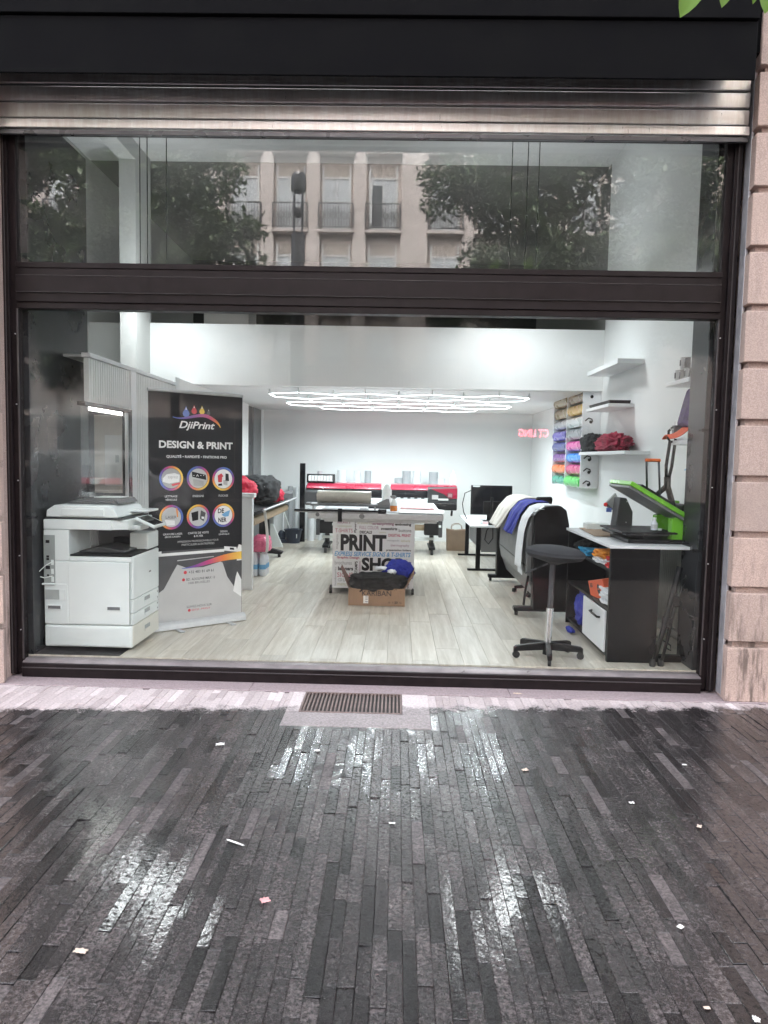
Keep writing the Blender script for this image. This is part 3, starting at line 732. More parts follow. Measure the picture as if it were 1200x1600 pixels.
bx('feed_tray', WP, pc, -2.14, -1.98, yf+.28, yb-.08, 1.196, 1.212, .004)
MB().prism([(-2.60, 1.262), (-2.17, 1.262), (-2.20, 1.30), (-2.52, 1.29)], 'y', yf+.16, yb-.02).build('document_feeder', MATS['dark_grey'], pc, bevel=.008)
bx('feeder_cover', MATS['white_plastic'], pc, -2.45, -2.24, yf+.35, yb-.06, 1.30, 1.306, .002)
# control panel, tilted towards the user on the right
Mc = Matrix.Translation((-1.955, .60, 1.125)) @ Euler((0, R(24), 0)).to_matrix().to_4x4()
cp = MB().box(-.085, .085, -.13, .13, -.012, .012, Mc).build('control_panel', WP, pc, bevel=.006)
MB().box(-.07, .07, -.115, .10, .012, .0145, Mc).build('screen', MATS['gloss_black'], cp)
bx('panel_arm', WP, pc, -2.10, -2.00, .50, .70, 1.06, 1.10, .01)
# drawers on the right-hand front
for k, (z0, z1, mm) in enumerate(((.432, .536, 'white_plastic'), (.340, .428, 'white_plastic'), (.172, .334, 'cream_plastic'))):
    d = bx('drawer', MATS[mm], pc, xr-.02, xr+.006, yf+.012, yb-.004, z0, z1, .006)
    if k == 2: d['label'] = 'cream lower paper drawer'
    zc = (z0+z1)/2+.01
    h = bx('handle', MATS['vent_grey'], d, xr+.004, xr+.0085, .60, .72, zc-.022, zc+.022, .003)
    bx('handle_grip', MATS[mm], d, xr+.006, xr+.016, .595, .725, zc-.024, zc-.008, .004)
for z in (.50, .45, .40, .36): bx('level_mark', MATS['mid_grey'], pc, xr+.0065, xr+.0085, .90, .912, z, z+.012, 0)
bx('badge', MATS['mid_grey'], pc, xr+.008, xr+.0095, .70, .745, .70, .712, 0)
# rear connector bay
bay = bx('connector_bay', MATS['vent_grey'], pc, -2.688, -2.60, yf-.0065, yf-.002, .66, 1.03, .002)
for z, s in ((.98, .014), (.865, .010), (.845, .010), (.78, .016), (.72, .008)): bx('socket', MATS['black_plastic'], bay, -2.655-s, -2.655+s, yf-.009, yf-.0064, z-s*.8, z+s*.8, 0)
for z in (.69, .75, .82): bx('port_plate', WP, bay, -2.63, -2.61, yf-.009, yf-.0064, z-.02, z+.02, 0)
MB().tube([(-2.61, yf-.012, .83), (-2.66, yf-.03, .80), (-2.71, yf-.04, .75), (-2.715, yf-.03, .715), (-2.68, yf-.015, .70), (-2.62, yf-.01, .715)], .0032, 8).build('cable', MATS['white_plastic'], pc, smooth=True)
bx('bay_sill', WP, pc, -2.70, -2.60, yf-.02, yf+.0, .645, .66, .004)
vt = bx('vent', MATS['white_plastic'], pc, -2.682, -2.522, yf-.0055, yf-.002, .528, .615, .002)
for k in range(14): bx('louvre', MATS['vent_grey'], vt, -2.678+k*.0078, -2.674+k*.0078, yf-.008, yf-.0054, .534, .609, 0)
for x in (-2.61, -2.151):
    hw = bx('hand_grip', WP, pc, x-.055, x+.055, yf-.009, yf-.002, .452, .492, .004)
    bx('hand_grip_recess', MATS['mid_grey'], hw, x-.048, x+.048, yf-.0105, yf-.0088, .461, .485, .001)
bx('seam', MATS['vent_grey'], pc, -2.03, -2.027, yf-.0055, yf-.003, .345, .826, 0)
for x, y in ((-2.62, .42), (-2.08, .42), (-2.62, .88), (-2.08, .88)):
    MB().cyl((x-.012, y, ZF+.014), (x+.012, y, ZF+.014), .014).build('caster', MATS['black_plastic'], pc, smooth='auto')

# ------------------------------------------------------------------ roll-up banner
ba = R(39.07); bo = Vector((-2.02, .995, 0))
Mb = Matrix.Translation(bo) @ Matrix.Rotation(ba, 4, 'Z')        # local x along the banner, -y towards the street, z up
Mp = Mb @ MX                                                       # print plane
bn = thing('roll_up_banner', 'black roll-up advertising banner on a silver base beside the photocopier', 'banner', (-1.72, 1.25, ZF))
MB().box(-.088, .776, .0, .004, .20, 2.19, Mb).build('banner_sheet', MATS['print_black'], bn)
MB().prism([(-.05, .145), (.05, .145), (.045, .19), (.018, .212), (-.018, .212), (-.045, .19)], 'x', -.10, .80, Mb).build('base_case', MATS['aluminium'], bn, bevel=.004)
MB().cyl((-.095, .002, 2.20), (.778, .002, 2.20), .014, M=Mb).build('top_rail', MATS['aluminium'], bn, smooth='auto')
for x in (.14, .62): MB().box(x-.022, x+.022, -.17, .17, ZF+.001, ZF+.012, Mb).build('foot', MATS['aluminium'], bn, bevel=.003)
MB().cyl((.34, .05, .2), (.34, .03, 2.19), .008, M=Mb).build('support_pole', MATS['aluminium'], bn, smooth='auto')
PWh = MATS['print_white']
T = lambda s, x0, y0, x1, y1, m='print_white', **k: text(s, MATS[m], bn, Mp, x0, y0, x1, y1, **k)
# printed photo at the foot of the banner: plotter, sheet and light wall
shape([(-.085, .205), (.773, .205), (.773, .83), (-.085, .83)], MATS['print_dgrey'], bn, Mp, 'printed_photo', .0004)
shape([(-.085, .205), (.773, .205), (.773, .40), (.70, .46), (.63, .56), (.585, .69), (.565, .702), (.40, .665), (.25, .668), (.16, .705), (.12, .64), (.04, .50), (-.085, .42)], MATS['print_lgrey'], bn, Mp, 'printed_sheet', .0007)
shape([(.69, .42), (.773, .36), (.773, .52), (.73, .60), (.715, .55)], MATS['print_white'], bn, Mp, 'printed_highlight', .0008)
shape([(-.06, .785), (.60, .79), (.60, .815), (-.06, .81)], MATS['print_white'], bn, Mp, 'printed_rail', .0008)
shape([(.60, .80), (.735, .78), (.72, .825), (.60, .84)], MATS['print_white'], bn, Mp, 'printed_carriage', .0008)
shape([(.655, .805), (.70, .80), (.695, .82), (.655, .825)], MATS['print_black'], bn, Mp, 'printed_carriage_mark', .0010)
shape([(-.085, .79), (.02, .795), (.02, .83), (-.085, .825)], MATS['print_white'], bn, Mp, 'printed_carriage', .0008)
shape([(.16, .735), (.50, .75), (.50, .757), (.16, .744)], MATS['print_lgrey'], bn, Mp, 'printed_rod', .0009)
shape([(.725, .70), (.773, .70), (.773, .84), (.745, .85), (.725, .80)], MATS['print_white'], bn, Mp, 'printed_highlight', .0005)
cols = ['print_blue', 'print_violet', 'print_magenta', 'print_red', 'print_orange', 'print_yellow']
def blend(name, stops):
    m, nt, b = nodes_of(name)
    tc = N(nt, 'ShaderNodeAttribute', attribute_name='t'); rp = N(nt, 'ShaderNodeValToRGB'); e = rp.color_ramp
    e.elements[0].position = 0; e.elements[0].color = (*stops[0], 1); e.elements[1].position = 1; e.elements[1].color = (*stops[-1], 1)
    for i, c in enumerate(stops[1:-1]):
        el = e.elements.new((i+1)/(len(stops)-1)); el.color = (*c, 1)
    lk(nt, tc.outputs['Fac'], rp.inputs[0]); lk(nt, rp.outputs[0], b.inputs['Base Color']); b.inputs['Roughness'].default_value = .4
    return m
blend('sunset_print', [(.08, .16, .50), (.20, .07, .33), (.55, .06, .22), (.80, .22, .06), (.90, .60, .10)])
def swoosh(path, w, name, depth, closed=False, t0=0, t1=1):
    n = len(path); vs = []; ts = []; fs = []
    for i, p in enumerate(path):
        q = path[min(i+1, n-1)] if not closed else path[(i+1) % n]; r = path[max(i-1, 0)] if not closed else path[i-1]
        t = Vector((q[0]-r[0], q[1]-r[1], 0)).normalized(); nn = Vector((-t.y, t.x, 0)); h = w(i/(n-1))/2
        vs += [(p[0]+nn.x*h, p[1]+nn.y*h, depth), (p[0]-nn.x*h, p[1]-nn.y*h, depth)]; ts += [i/(n-1)]*2
    m_ = n if closed else n-1
    for i in range(m_):
        j = (i+1) % n; fs.append((2*i, 2*i+1, 2*j+1, 2*j))
    mb = MB().add(vs, fs, Mp); o0 = origin_of(bn); me = bpy.data.meshes.new(name)
    me.from_pydata([tuple(Vector(p)-o0) for p in mb.v], [], mb.f); me.materials.append(MATS['sunset_print'])
    a = me.attributes.new('t', 'FLOAT', 'POINT')
    if closed: ts = [.5+.5*math.sin(2*math.pi*x+t0) for x in ts]
    a.data.foreach_set('value', ts); o = bpy.data.objects.new(name, me); COL.objects.link(o); o.parent = bn
def bez(p0, p1, p2, p3, n=24):
    return [tuple((1-t)**3*a+3*t*(1-t)**2*b+3*t*t*(1-t)*c+t**3*d for a, b, c, d in zip(p0, p1, p2, p3)) for t in [i/n for i in range(n+1)]]
swoosh(bez((.20, .668), (.36, .665), (.50, .745), (.773, .748)), lambda t: .004+.068*t, 'logo_swoosh', .0011)
swoosh(bez((.122, 1.981), (.24, 1.945), (.35, 2.035), (.45, 1.995))+bez((.45, 1.995), (.51, 1.97), (.55, 1.94), (.560, 1.905))[1:], lambda t: .003+.026*math.sin(math.pi*min(1, t*.95+.03)), 'logo_swoosh', .0010)
for x, y, r, m_ in ((.242, 2.022, .030, 'print_blue'), (.315, 2.045, .025, 'print_red'), (.387, 2.045, .024, 'print_yellow'), (.448, 2.034, .017, 'print_dgrey')):
    pts = [(x+r*math.cos(R(a)), y-r*.25+r*math.sin(R(a))) for a in range(-205, 26, 15)]+[(x+r*.3, y+r*1.15), (x, y+r*1.9), (x-r*.3, y+r*1.15)]
    shape(pts, MATS[m_], bn, Mp, 'ink_drop', .0009); shape([(x-r*.22, y+r*.85), (x+r*.22, y+r*.85), (x, y+r*1.6)], PWh, bn, Mp, 'ink_drop_glint', .0013)
T('DjiPrint', .178, 1.868, .508, 1.950, bold=.022, shear=.28)
T('DESIGN & PRINT', .002, 1.714, .680, 1.778, bold=.035)
T('QUALITÉ • RAPIDITÉ • FINITIONS PRO', .066, 1.628, .622, 1.660, bold=.025)
for i, (x, y) in enumerate(((.108, 1.456), (.352, 1.456), (.590, 1.450), (.108, 1.121), (.352, 1.119), (.592, 1.122))):
    ring_ = [(x+.097*math.cos(2*math.pi*k/40), y+.097*math.sin(2*math.pi*k/40)) for k in range(40)]
    swoosh(ring_, lambda t: .018, 'icon_ring', .0010, True, 1.2+i*1.1)
    disc = lambda r, cx=x, cy_=y: [(cx+r*math.cos(2*math.pi*k/28), cy_+r*math.sin(2*math.pi*k/28)) for k in range(28)]
    shape(disc(.086), MATS[('print_grey', 'print_lgrey', 'print_white', 'print_lgrey', 'print_lgrey', 'print_white')[i]], bn, Mp, 'icon_disc', .0008)
    q = lambda pts, m_, d=.0014, cx=x, cy_=y: shape([(cx+a, cy_+b) for a, b in pts], MATS[m_], bn, Mp, 'icon_mark', d)
    if i == 0: q([(-.075, .0), (-.04, .035), (.03, .045), (.075, .03), (.07, -.03), (-.02, -.045), (-.075, -.03)], 'print_white'); q([(.0, -.05), (.075, -.035), (.08, -.05), (.01, -.068)], 'print_red'); T('express', x-.03, y-.01, x+.06, y+.018, 'print_grey', depth=.0018)
    if i == 1: q([(-.06, .06), (.07, .03), (.075, -.015), (-.055, .012)], 'print_black'); T('• A • •', x-.045, y+.015, x+.055, y+.035, 'print_white', depth=.0018); q([(-.05, -.005), (.05, -.025), (.05, -.07), (-.04, -.065)], 'print_grey', .0012)
    if i == 2: q([(-.055, .03), (-.02, .05), (.0, .025), (-.012, .015), (-.015, -.03), (-.05, -.03)], 'print_red'); q([(.02, .05), (.05, .045), (.055, -.02), (.02, -.02)], 'print_black'); q([(.0, -.01), (.04, -.01), (.04, -.06), (.0, -.05)], 'print_lgrey'); q([(-.05, -.045), (-.015, -.04), (-.01, -.06), (-.05, -.062)], 'print_black')
    if i == 3: q([(-.06, -.02), (.03, -.03), (.03, -.07), (-.04, -.07)], 'print_white'); T('LASER', x-.05, y-.012, x+.045, y+.012, 'print_dgrey', depth=.0018); q([(.04, .08), (.055, .075), (.06, .0), (.05, .0)], 'print_orange')
    if i == 4: q([(-.065, .035), (.0, .05), (.0, -.03), (-.055, -.04)], 'print_black'); q([(.025, .055), (.07, .03), (.05, -.045), (.015, -.02)], 'print_dgrey'); q([(.03, .0), (.055, -.005), (.052, -.025), (.03, -.02)], 'print_white', .0018)
    if i == 5: T('DE', x-.055, y+.02, x+.005, y+.062, 'print_black', bold=.03, depth=.0018); T('NER', x-.05, y-.062, x+.03, y-.02, 'print_black', bold=.03, depth=.0018); q([(-.02, .005), (.02, .03), (.065, .045), (.05, -.01), (.01, -.015)], 'print_lblue')
T('LETTRAGE', .052, 1.293, .162, 1.310); T('VÉHICULE', .056, 1.264, .158, 1.284)
T('ENSEIGNE', .302, 1.291, .404, 1.309); T('FLOCAGE', .545, 1.291, .635, 1.309)
T('GRAVURE LASER', .035, .966, .205, .983); T('(BOIS LASER)', .05, .940, .188, .958)
T('CARTES DE VISITE', .258, .966, .450, .984); T('& FLYER', .312, .938, .396, .956)
T('DESIGN', .562, .967, .630, .984); T('GRAPHIQUE', .545, .941, .650, .958)
T('IMPRESSION PROFESSIONNELLE POUR', .163, .895, .545, .912, 'print_lgrey'); T('PARTICULIERS & ENTREPRISES', .20, .866, .505, .884, 'print_lgrey')
dsk = lambda x, y, r: shape([(x+r*math.cos(2*math.pi*k/16), y+r*math.sin(2*math.pi*k/16)) for k in range(16)], MATS['print_red'], bn, Mp, 'contact_dot', .0011)
dsk(.232, .630, .015); dsk(.216, .566, .014); dsk(.268, .290, .013)
T('+32 483 81 69 61', .262, .618, .498, .642, 'print_dgrey', bold=.01, depth=.0012); T('BD. ADOLPHE MAX 12', .242, .555, .512, .577, 'print_dgrey', bold=.01, depth=.0012)
T('1000 BRUXELLES', .260, .523, .462, .543, 'print_dgrey', depth=.0012)
T('SUIVEZ-NOUS SUR', .244, .312, .480, .332, 'print_dgrey', depth=.0012); T('@DJI_PRINT', .288, .279, .466, .300, 'print_red', depth=.0012)
# ------------------------------------------------------------------ left side: counter end, cutter with jackets, water, bucket, poles
tag(MB().box(-2.48, -1.625, 2.955, 3.05, ZF, 1.19).build('white_partition', MATS['white_mel'], None, bevel=.006, origin=(-2.0, 3.0, ZF)), 'white counter end panel standing right behind the banner', 'panel')
tag(MB().box(-2.48, -1.60, 2.94, 3.07, 1.192, 1.24).build('white_board', MATS['white_mel'], None, bevel=.006, origin=(-2.0, 3.0, 1.19)), 'white cap board lying on the counter end panel behind the banner', 'board')
cu = thing('cutting_plotter', 'black cutting plotter on a wheeled stand along the left wall under the jackets', 'plotter', (-1.95, 4.9, ZF))
BP = MATS['black_plastic']
MB().prism([(-2.25, .92), (-1.72, .93), (-1.70, .95), (-1.72, .985), (-2.0, 1.06), (-2.25, 1.06)], 'y', 3.5, 6.3).build('body', BP, cu, bevel=.01)
MB().prism([(-1.78, .965), (-1.60, 1.0), (-1.60, 1.012), (-1.78, .98)], 'y', 3.5, 6.35).build('front_tray', MATS['steel_dark'], cu, bevel=.002)
MB().cyl((-1.60, 3.5, 1.008), (-1.60, 6.35, 1.008), .012).build('tray_rail', MATS['aluminium'], cu, smooth='auto')
MB().prism([(6.28, .98), (6.36, .98), (6.36, 1.12), (6.28, 1.08)], 'x', -2.1, -1.66).build('end_wing', MATS['mid_grey'], cu, bevel=.004)
MB().cyl((-1.76, 3.5, .86), (-1.76, 6.15, .86), .055).build('paper_roll', MATS['brown_roll'], cu, smooth='auto')
MB().cyl((-1.76, 6.15, .87), (-1.76, 6.32, .87), .04).build('roll_end', BP, cu, smooth='auto')
bx('stand_leg', BP, cu, -2.05, -1.90, 5.55, 5.66, .27, .92, .006)
bx('stand_leg', MATS['vinyl_grey'], cu, -1.97, -1.90, 5.95, 6.02, .27, .80, .004)
MB().prism([(-1.97, .26), (-1.74, .26), (-1.90, .62), (-1.97, .62)], 'y', 5.9, 5.93).build('stand_gusset', MATS['white_plastic'], cu, bevel=.003)
MB().prism([(-2.3, .22), (-1.72, .19), (-1.70, .23), (-1.95, .29), (-2.3, .29)], 'y', 5.6, 5.72).build('stand_foot', BP, cu, bevel=.01)
for x in (-2.25, -1.76):
    w = MB().cyl((x-.018, 5.66, ZF+.045), (x+.018, 5.66, ZF+.045), .045).build('caster', MATS['rubber'], cu, smooth='auto')
    MB().cyl((x-.02, 5.66, ZF+.045), (x+.02, 5.66, ZF+.045), .02).build('hub', MATS['aluminium'], w, smooth='auto')
MB().grid(lambda u, v: (-1.66+.035*u+.04*math.sin(2.2*v), 3.78+.02*v, 1.02-.55*v-.03*math.sin(3*v)), 3, 14).build('paper_strip', MATS['paper_white'], cu, smooth=True, solid=.003)
o = lump('jacket', MATS['cloth_black'], None, (-1.97, 4.85, 1.19), (.30, .62, .21), seed=3, amp=.22, freq=2.4, zmin=1.0, origin=(-1.97, 4.85, 1.0), fold=.3, e=.75); tag(o, 'black jacket thrown over the cutting plotter', 'jacket')
o2 = MB().prism([(-1.78, 1.30), (-1.775, 1.30), (-1.735, 1.24), (-1.74, 1.24)], 'y', 4.36, 4.40); o2.build('zip', MATS['aluminium'], o)
tag(lump('sweater', MATS['cloth_red'], None, (-1.80, 5.30, 1.09), (.14, .26, .14), seed=8, amp=.3, freq=3, zmin=1.01, origin=(-1.8, 5.3, 1.0), fold=.5), 'bright red sweater showing under the far end of the black jacket', 'sweater')
tag(lump('sweater', MATS['cloth_red'], None, (-1.88, 3.55, 1.24), (.16, .30, .16), seed=9, amp=.25, freq=3, zmin=1.075, origin=(-1.9, 3.5, 1.08), fold=.5), 'bright red sweater hanging beside the banner edge, left of the black jacket', 'sweater')

# packs of bottled water
wp = thing('water_pack', 'shrink wrapped pack of clear water bottles with red film beside the white panel', 'water pack', (-1.72, 4.05, ZF))
for i in range(2):
    for j in range(3):
        x, y = -1.785+i*.10, 3.93+j*.10
        MB().lathe([(.04, 0), (.045, .02), (.043, .10), (.045, .12), (.043, .18), (.045, .21), (.02, .28), (.014, .285), (.014, .31)], (x, y, ZF), 14).build('bottle', MATS['clear_pet'], wp, smooth='auto')
        MB().lathe([(.046, .09), (.046, .15)], (x, y, ZF), 14).build('label_band', MATS['print_lblue'], wp)
tag(lump('water_pack', MATS['pack_red'], None, (-1.73, 4.05, .53), (.12, .19, .12), seed=5, amp=.12, freq=4, zmin=.455, origin=(-1.73, 4.05, .45), e=.6), 'red and pink wrapped pack lying on the pack of water bottles', 'pack')

bk = thing('bucket', 'navy blue plastic mop bucket in the far left corner', 'bucket', (-1.82, 7.5, ZF))
MB().lathe([(.115, 0), (.15, .22), (.165, .235), (.165, .245), (.14, .24), (.10, .03), (.0, .025)], (-1.82, 7.5, ZF), 24).build('body', MATS['navy'], bk, smooth='auto')
MB().prism([(-1.90, ZF+.235), (-1.70, ZF+.235), (-1.72, ZF+.265), (-1.88, ZF+.265)], 'y', 7.36, 7.5).build('wringer', MATS['navy'], bk, bevel=.006)
bx('sticker', MATS['white_plastic'], bk, -1.745, -1.73, 7.345, 7.35, .24, .31, 0)
tag(MB().cyl((-1.84, 7.48, .30), (-2.02, 7.15, .93), .012).build('mop_handle', MATS['white_plastic'], None, smooth='auto', origin=(-1.84, 7.48, .3)), 'white mop handle leaning out of the navy bucket', 'mop')
dp = thing('dustpan', 'dark dustpan with long handle left of the navy bucket', 'dustpan', (-2.02, 7.5, ZF))
MB().prism([(-2.12, ZF+.002), (-1.90, ZF+.002), (-1.92, ZF+.06), (-2.10, ZF+.06)], 'y', 7.40, 7.6).build('pan', MATS['navy'], dp, bevel=.006)
MB().cyl((-2.02, 7.58, ZF+.05), (-2.06, 7.9, .95), .010).build('handle', MATS['aluminium'], dp, smooth='auto')
lump('brush', MATS['navy'], dp, (-2.02, 7.5, .26), (.07, .05, .10), seed=2, amp=.1, zmin=.2)
for i, (x, y, r, h, mm, lab) in enumerate(((-1.965, 8.10, .05, .98, 'vinyl_grey', 'tall grey vinyl roll standing in the far left corner'), (-1.86, 8.12, .03, .96, 'vinyl_white', 'slim white roll between the tall grey roll and the black post'),
        (-1.78, 8.13, .025, .50, 'vinyl_white', 'short white roll just left of the black post'), (-1.56, 7.92, .065, .60, 'vinyl_white', 'thick white roll just right of the black post'),
        (-2.10, 8.08, .012, .75, 'vinyl_grey', 'thin grey rod leftmost in the far left corner'), (-1.40, 7.98, .035, .55, 'vinyl_white', 'slim white roll behind the left leg of the red printer'), (-1.30, 7.98, .035, .55, 'vinyl_grey', 'slim grey roll behind the left leg of the red printer'))):
    tag(MB().lathe([(r*.55, 0), (r, 0), (r, h), (r*.55, h), (r*.55, h-.03)], (x, y, ZF), 18).build('vinyl_roll', MATS[mm], None, smooth='auto', origin=(x, y, ZF)), lab, 'roll', 'rolls standing by the back wall')
tag(MB().box(-1.735, -1.64, 7.66, 7.74, ZF, 1.55).build('post', MATS['gloss_black'], None, bevel=.004, origin=(-1.69, 7.7, ZF)), 'tall square black post left of the red printer', 'post')

# ------------------------------------------------------------------ wide-format printer
pr = thing('wide_format_printer', 'red and black wide format printer on a wheeled stand by the back wall', 'printer', (-.25, 6.6, ZF))
px0, px1 = -1.46, .96
MB().prism([(6.30, .93), (6.30, 1.17), (6.42, 1.23), (6.90, 1.23), (6.90, .93)], 'x', px0+.30, px1-.47).build('body', MATS['dark_grey'], pr, bevel=.015)
MB().prism([(6.27, .90), (6.27, 1.12), (6.40, 1.22), (6.90, 1.22), (6.90, .88)], 'x', px0, px0+.298).build('left_end', MATS['dark_grey'], pr, bevel=.02)
MB().prism([(6.27, .88), (6.27, 1.20), (6.34, 1.225), (6.90, 1.225), (6.90, .88)], 'x', px1-.468, px1).build('right_end', MATS['dark_grey'], pr, bevel=.012)
MB().prism([(6.285, 1.175), (6.40, 1.245), (6.88, 1.25), (6.88, 1.232), (6.42, 1.232), (6.29, 1.165)], 'x', px0+.02, -.245).build('top_cover', MATS['printer_red'], pr, bevel=.006)
MB().prism([(6.285, 1.175), (6.40, 1.245), (6.88, 1.25), (6.88, 1.232), (6.42, 1.232), (6.29, 1.165)], 'x', -.10, px1).build('top_cover', MATS['printer_red'], pr, bevel=.006)
bx('centre_cap', MATS['white_plastic'], pr, -.243, -.102, 6.28, 6.8, 1.16, 1.248, .008)
MB().prism([(px1-.42, 1.195), (px1-.0, 1.215), (px1, 1.05), (px1-.11, 1.045), (px1-.22, 1.12), (px1-.36, 1.17)], 'y', 6.255, 6.272).build('control_plate', MATS['printer_red'], pr, bevel=.004)
MB().cyl((px1-.115, 6.256, 1.10), (px1-.115, 6.245, 1.10), .05).build('dial', MATS['printer_red'], pr, smooth='auto')
MB().tube([(px1-.115+.042*math.cos(R(a)), 6.246, 1.10+.042*math.sin(R(a))) for a in range(0, 360, 20)], .004, 6, closed=True).build('dial_ring', MATS['print_dgrey'], pr)
for dz in (-.015, .005, .025): bx('dial_mark', MATS['print_lgrey'], pr, px1-.145, px1-.085, 6.2425, 6.2448, 1.09+dz, 1.098+dz, 0)
bx('keypad', MATS['print_lgrey'], pr, px1-.40, px1-.30, 6.262, 6.272, 1.03, 1.10, .002)
bx('right_strip', MATS['white_plastic'], pr, px1-.30, px1-.14, 6.262, 6.272, 1.015, 1.045, .002)
bx('lower_shell', BP, pr, px1-.46, px1, 6.25, 6.6, .86, .98, .02)
MB().cyl((px1-.08, 6.25, .85), (px1-.08, 6.30, .78), .018).build('lever', BP, pr)
bx('window_glass', MATS['gloss_black'], pr, -.09, px1-.47, 6.282, 6.292, 1.05, 1.155, .002)
bx('window_glass', MATS['gloss_black'], pr, px0+.30, -.25, 6.282, 6.292, 1.05, 1.155, .002)
bx('platen', MATS['white_plastic'], pr, px0+.32, px1-.47, 6.20, 6.30, .955, 1.03, .01)
for k in range(5): bx('clamp', MATS['aluminium'], pr, .0+k*.11, .06+k*.11, 6.27, 6.285, 1.035, 1.05, .002)
bx('front_guide', MATS['mid_grey'], pr, -1.42, .44, 6.1, 6.28, .93, .952, .006)
MB().cyl((-1.1, 6.45, .56), (.46, 6.45, .56), .05).build('media_roll', MATS['brown_roll'], pr, smooth='auto')
MB().cyl((-.1, 6.40, .80), (.45, 6.40, .80), .05).build('take_up_roll', MATS['vinyl_white'], pr, smooth='auto')
bx('stand_beam', BP, pr, -1.2, .62, 6.5, 6.56, .70, .76, .004)
bx('stand_beam', MATS['white_plastic'], pr, -1.2, .62, 6.42, 6.46, .36, .40, .004)
for sx, x in ((-1, -1.12), (1, .58)):
    bx('stand_leg', MATS['dark_grey'], pr, x-.035, x+.035, 6.52, 6.60, .26, .90, .006)
    ft = MB().prism([(6.22, .225), (6.95, .225), (6.95, .255), (6.60, .30), (6.22, .265)], 'x', x-.05, x+.05).build('stand_foot', BP, pr, bevel=.006)
    bx('motor_box', BP, pr, x-.13, x+.13, 6.30, 6.46, .45, .66, .02)
    bx('motor_cap', MATS['dark_grey'], pr, x+.13*sx-.03, x+.13*sx+.03, 6.29, 6.47, .42, .68, .01)
    bx('motor_plate', MATS['white_plastic'], pr, x+.10, x+.14, 6.288, 6.2895, .58, .62, 0)
    for yy in (6.26, 6.88):
        MB().cyl((x-.02, yy, ZF+.04), (x+.02, yy, ZF+.04), .04).build('caster', MATS['rubber'], pr, smooth='auto')
# ink cartridge rack on the printer
ck = thing('ink_rack', 'black rack of white ink cartridges on the left top of the red printer', 'rack', (-1.22, 6.6, 1.25))
bx('rack_base', BP, ck, -1.45, -1.02, 6.44, 6.62, 1.25, 1.272, .004)
bx('rack_top', BP, ck, -1.45, -1.02, 6.44, 6.62, 1.372, 1.39, .004)
for x in (-1.455, -1.03): bx('rack_side', BP, ck, x, x+.02, 6.44, 6.62, 1.25, 1.39, .003)
for k in range(8): bx('cartridge', MATS['white_plastic'], ck, -1.422+k*.048, -1.384+k*.048, 6.40, 6.60, 1.285, 1.362, .003)
for k, (x, y, r, h, mm, lab) in enumerate(((-1.30, 6.95, .042, .18, 'vinyl_grey', 'grey tube upright above the ink rack'), (-1.16, 7.0, .045, .12, 'vinyl_white', 'short white tube above the right of the ink rack'),
        (-1.00, 7.9, .085, .28, 'vinyl_white', 'widest white roll end behind the left half of the red printer'), (-.72, 7.9, .065, .26, 'vinyl_white', 'white roll second from the ink rack behind the red printer'),
        (-.53, 7.9, .06, .27, 'vinyl_grey', 'grey-white roll left of the gap behind the red printer'), (.03, 7.9, .075, .15, 'vinyl_grey', 'short grey roll just right of the white centre cap of the printer'),
        (.17, 7.9, .075, .28, 'vinyl_grey', 'tall grey roll right of the short grey one behind the printer'), (.36, 7.9, .075, .28, 'vinyl_white', 'tall white roll in the middle of the right group behind the printer'),
        (.66, 7.9, .085, .27, 'vinyl_grey', 'wide grey roll above the keypad end of the red printer'), (.80, 7.9, .075, .15, 'vinyl_white', 'short roll between the wide grey roll and the white bottle'))):
    tag(MB().lathe([(r*.6, 0), (r, 0), (r, h), (r*.8, h), (r*.8, h-.03)], (x, y, 1.165 if y > 7.5 else 1.25), 20).build('vinyl_roll', MATS[mm], None, smooth='auto', origin=(x, y, 1.165 if y > 7.5 else 1.25)), lab, 'roll', 'rolls standing behind the printer')
tag(MB().box(-1.3, 1.0, 7.72, 8.19, 1.12, 1.163).build('wall_shelf', MATS['white_mel'], None, bevel=.004, origin=(-.1, 8.19, 1.14)), 'long white shelf on the back wall behind the red printer', 'shelf')
bt = thing('bottle', 'white squeeze bottle rightmost behind the red printer', 'bottle', (.93, 7.0, 1.25))
MB().lathe([(.045, 0), (.05, .02), (.05, .15), (.02, .19), (.012, .23), (.0, .24)], (.93, 6.8, 1.25), 16).build('body', MATS['white_plastic'], bt, smooth='auto')

# ------------------------------------------------------------------ work table with the poster
wt = thing('work_table', 'aluminium work table on casters with a word poster across its front', 'table', (-.25, 3.9, ZF))
tx0, tx1, ty0, ty1 = -.98, .52, 2.83, 4.95
bx('tabletop', MATS['white_mel'], wt, tx0, tx1, ty0, ty1, 1.01, 1.05, .004)
bx('table_edge', MATS['aluminium'], wt, tx0-.002, tx1+.002, ty0-.014, ty0-.001, .985, 1.052, .004)
bx('table_rail', MATS['aluminium'], wt, -.80, .45, ty0+.03, ty0+.08, .95, 1.009, .004)
for x in (-.70, .17):
    bx('leg', MATS['aluminium'], wt, x, x+.04, ty0+.07, ty0+.11, .22, 1.009, .003)
    bx('leg', MATS['aluminium'], wt, x, x+.04, ty1-.2, ty1-.16, .22, 1.009, .003)
MB().box(-.71, .21, ty0+.07, ty1-.16, .21, .235).build('lower_frame', MATS['steel_dark'], wt, bevel=.003)
for x in (-.72, .20):
    for y in (2.90, 4.7):
        MB().cyl((x-.014, y, ZF+.035), (x+.014, y, ZF+.035), .035).build('caster', MATS['rubber'], wt, smooth='auto')
        MB().tube([(x, y+.0, ZF+.09), (x, y-.02, ZF+.06), (x, y, ZF+.035)], .012, 8).build('caster_fork', MATS['steel_dark'], wt, smooth=True)
X0, Z0_, WX, WZ = -.704, .205, .913, .775
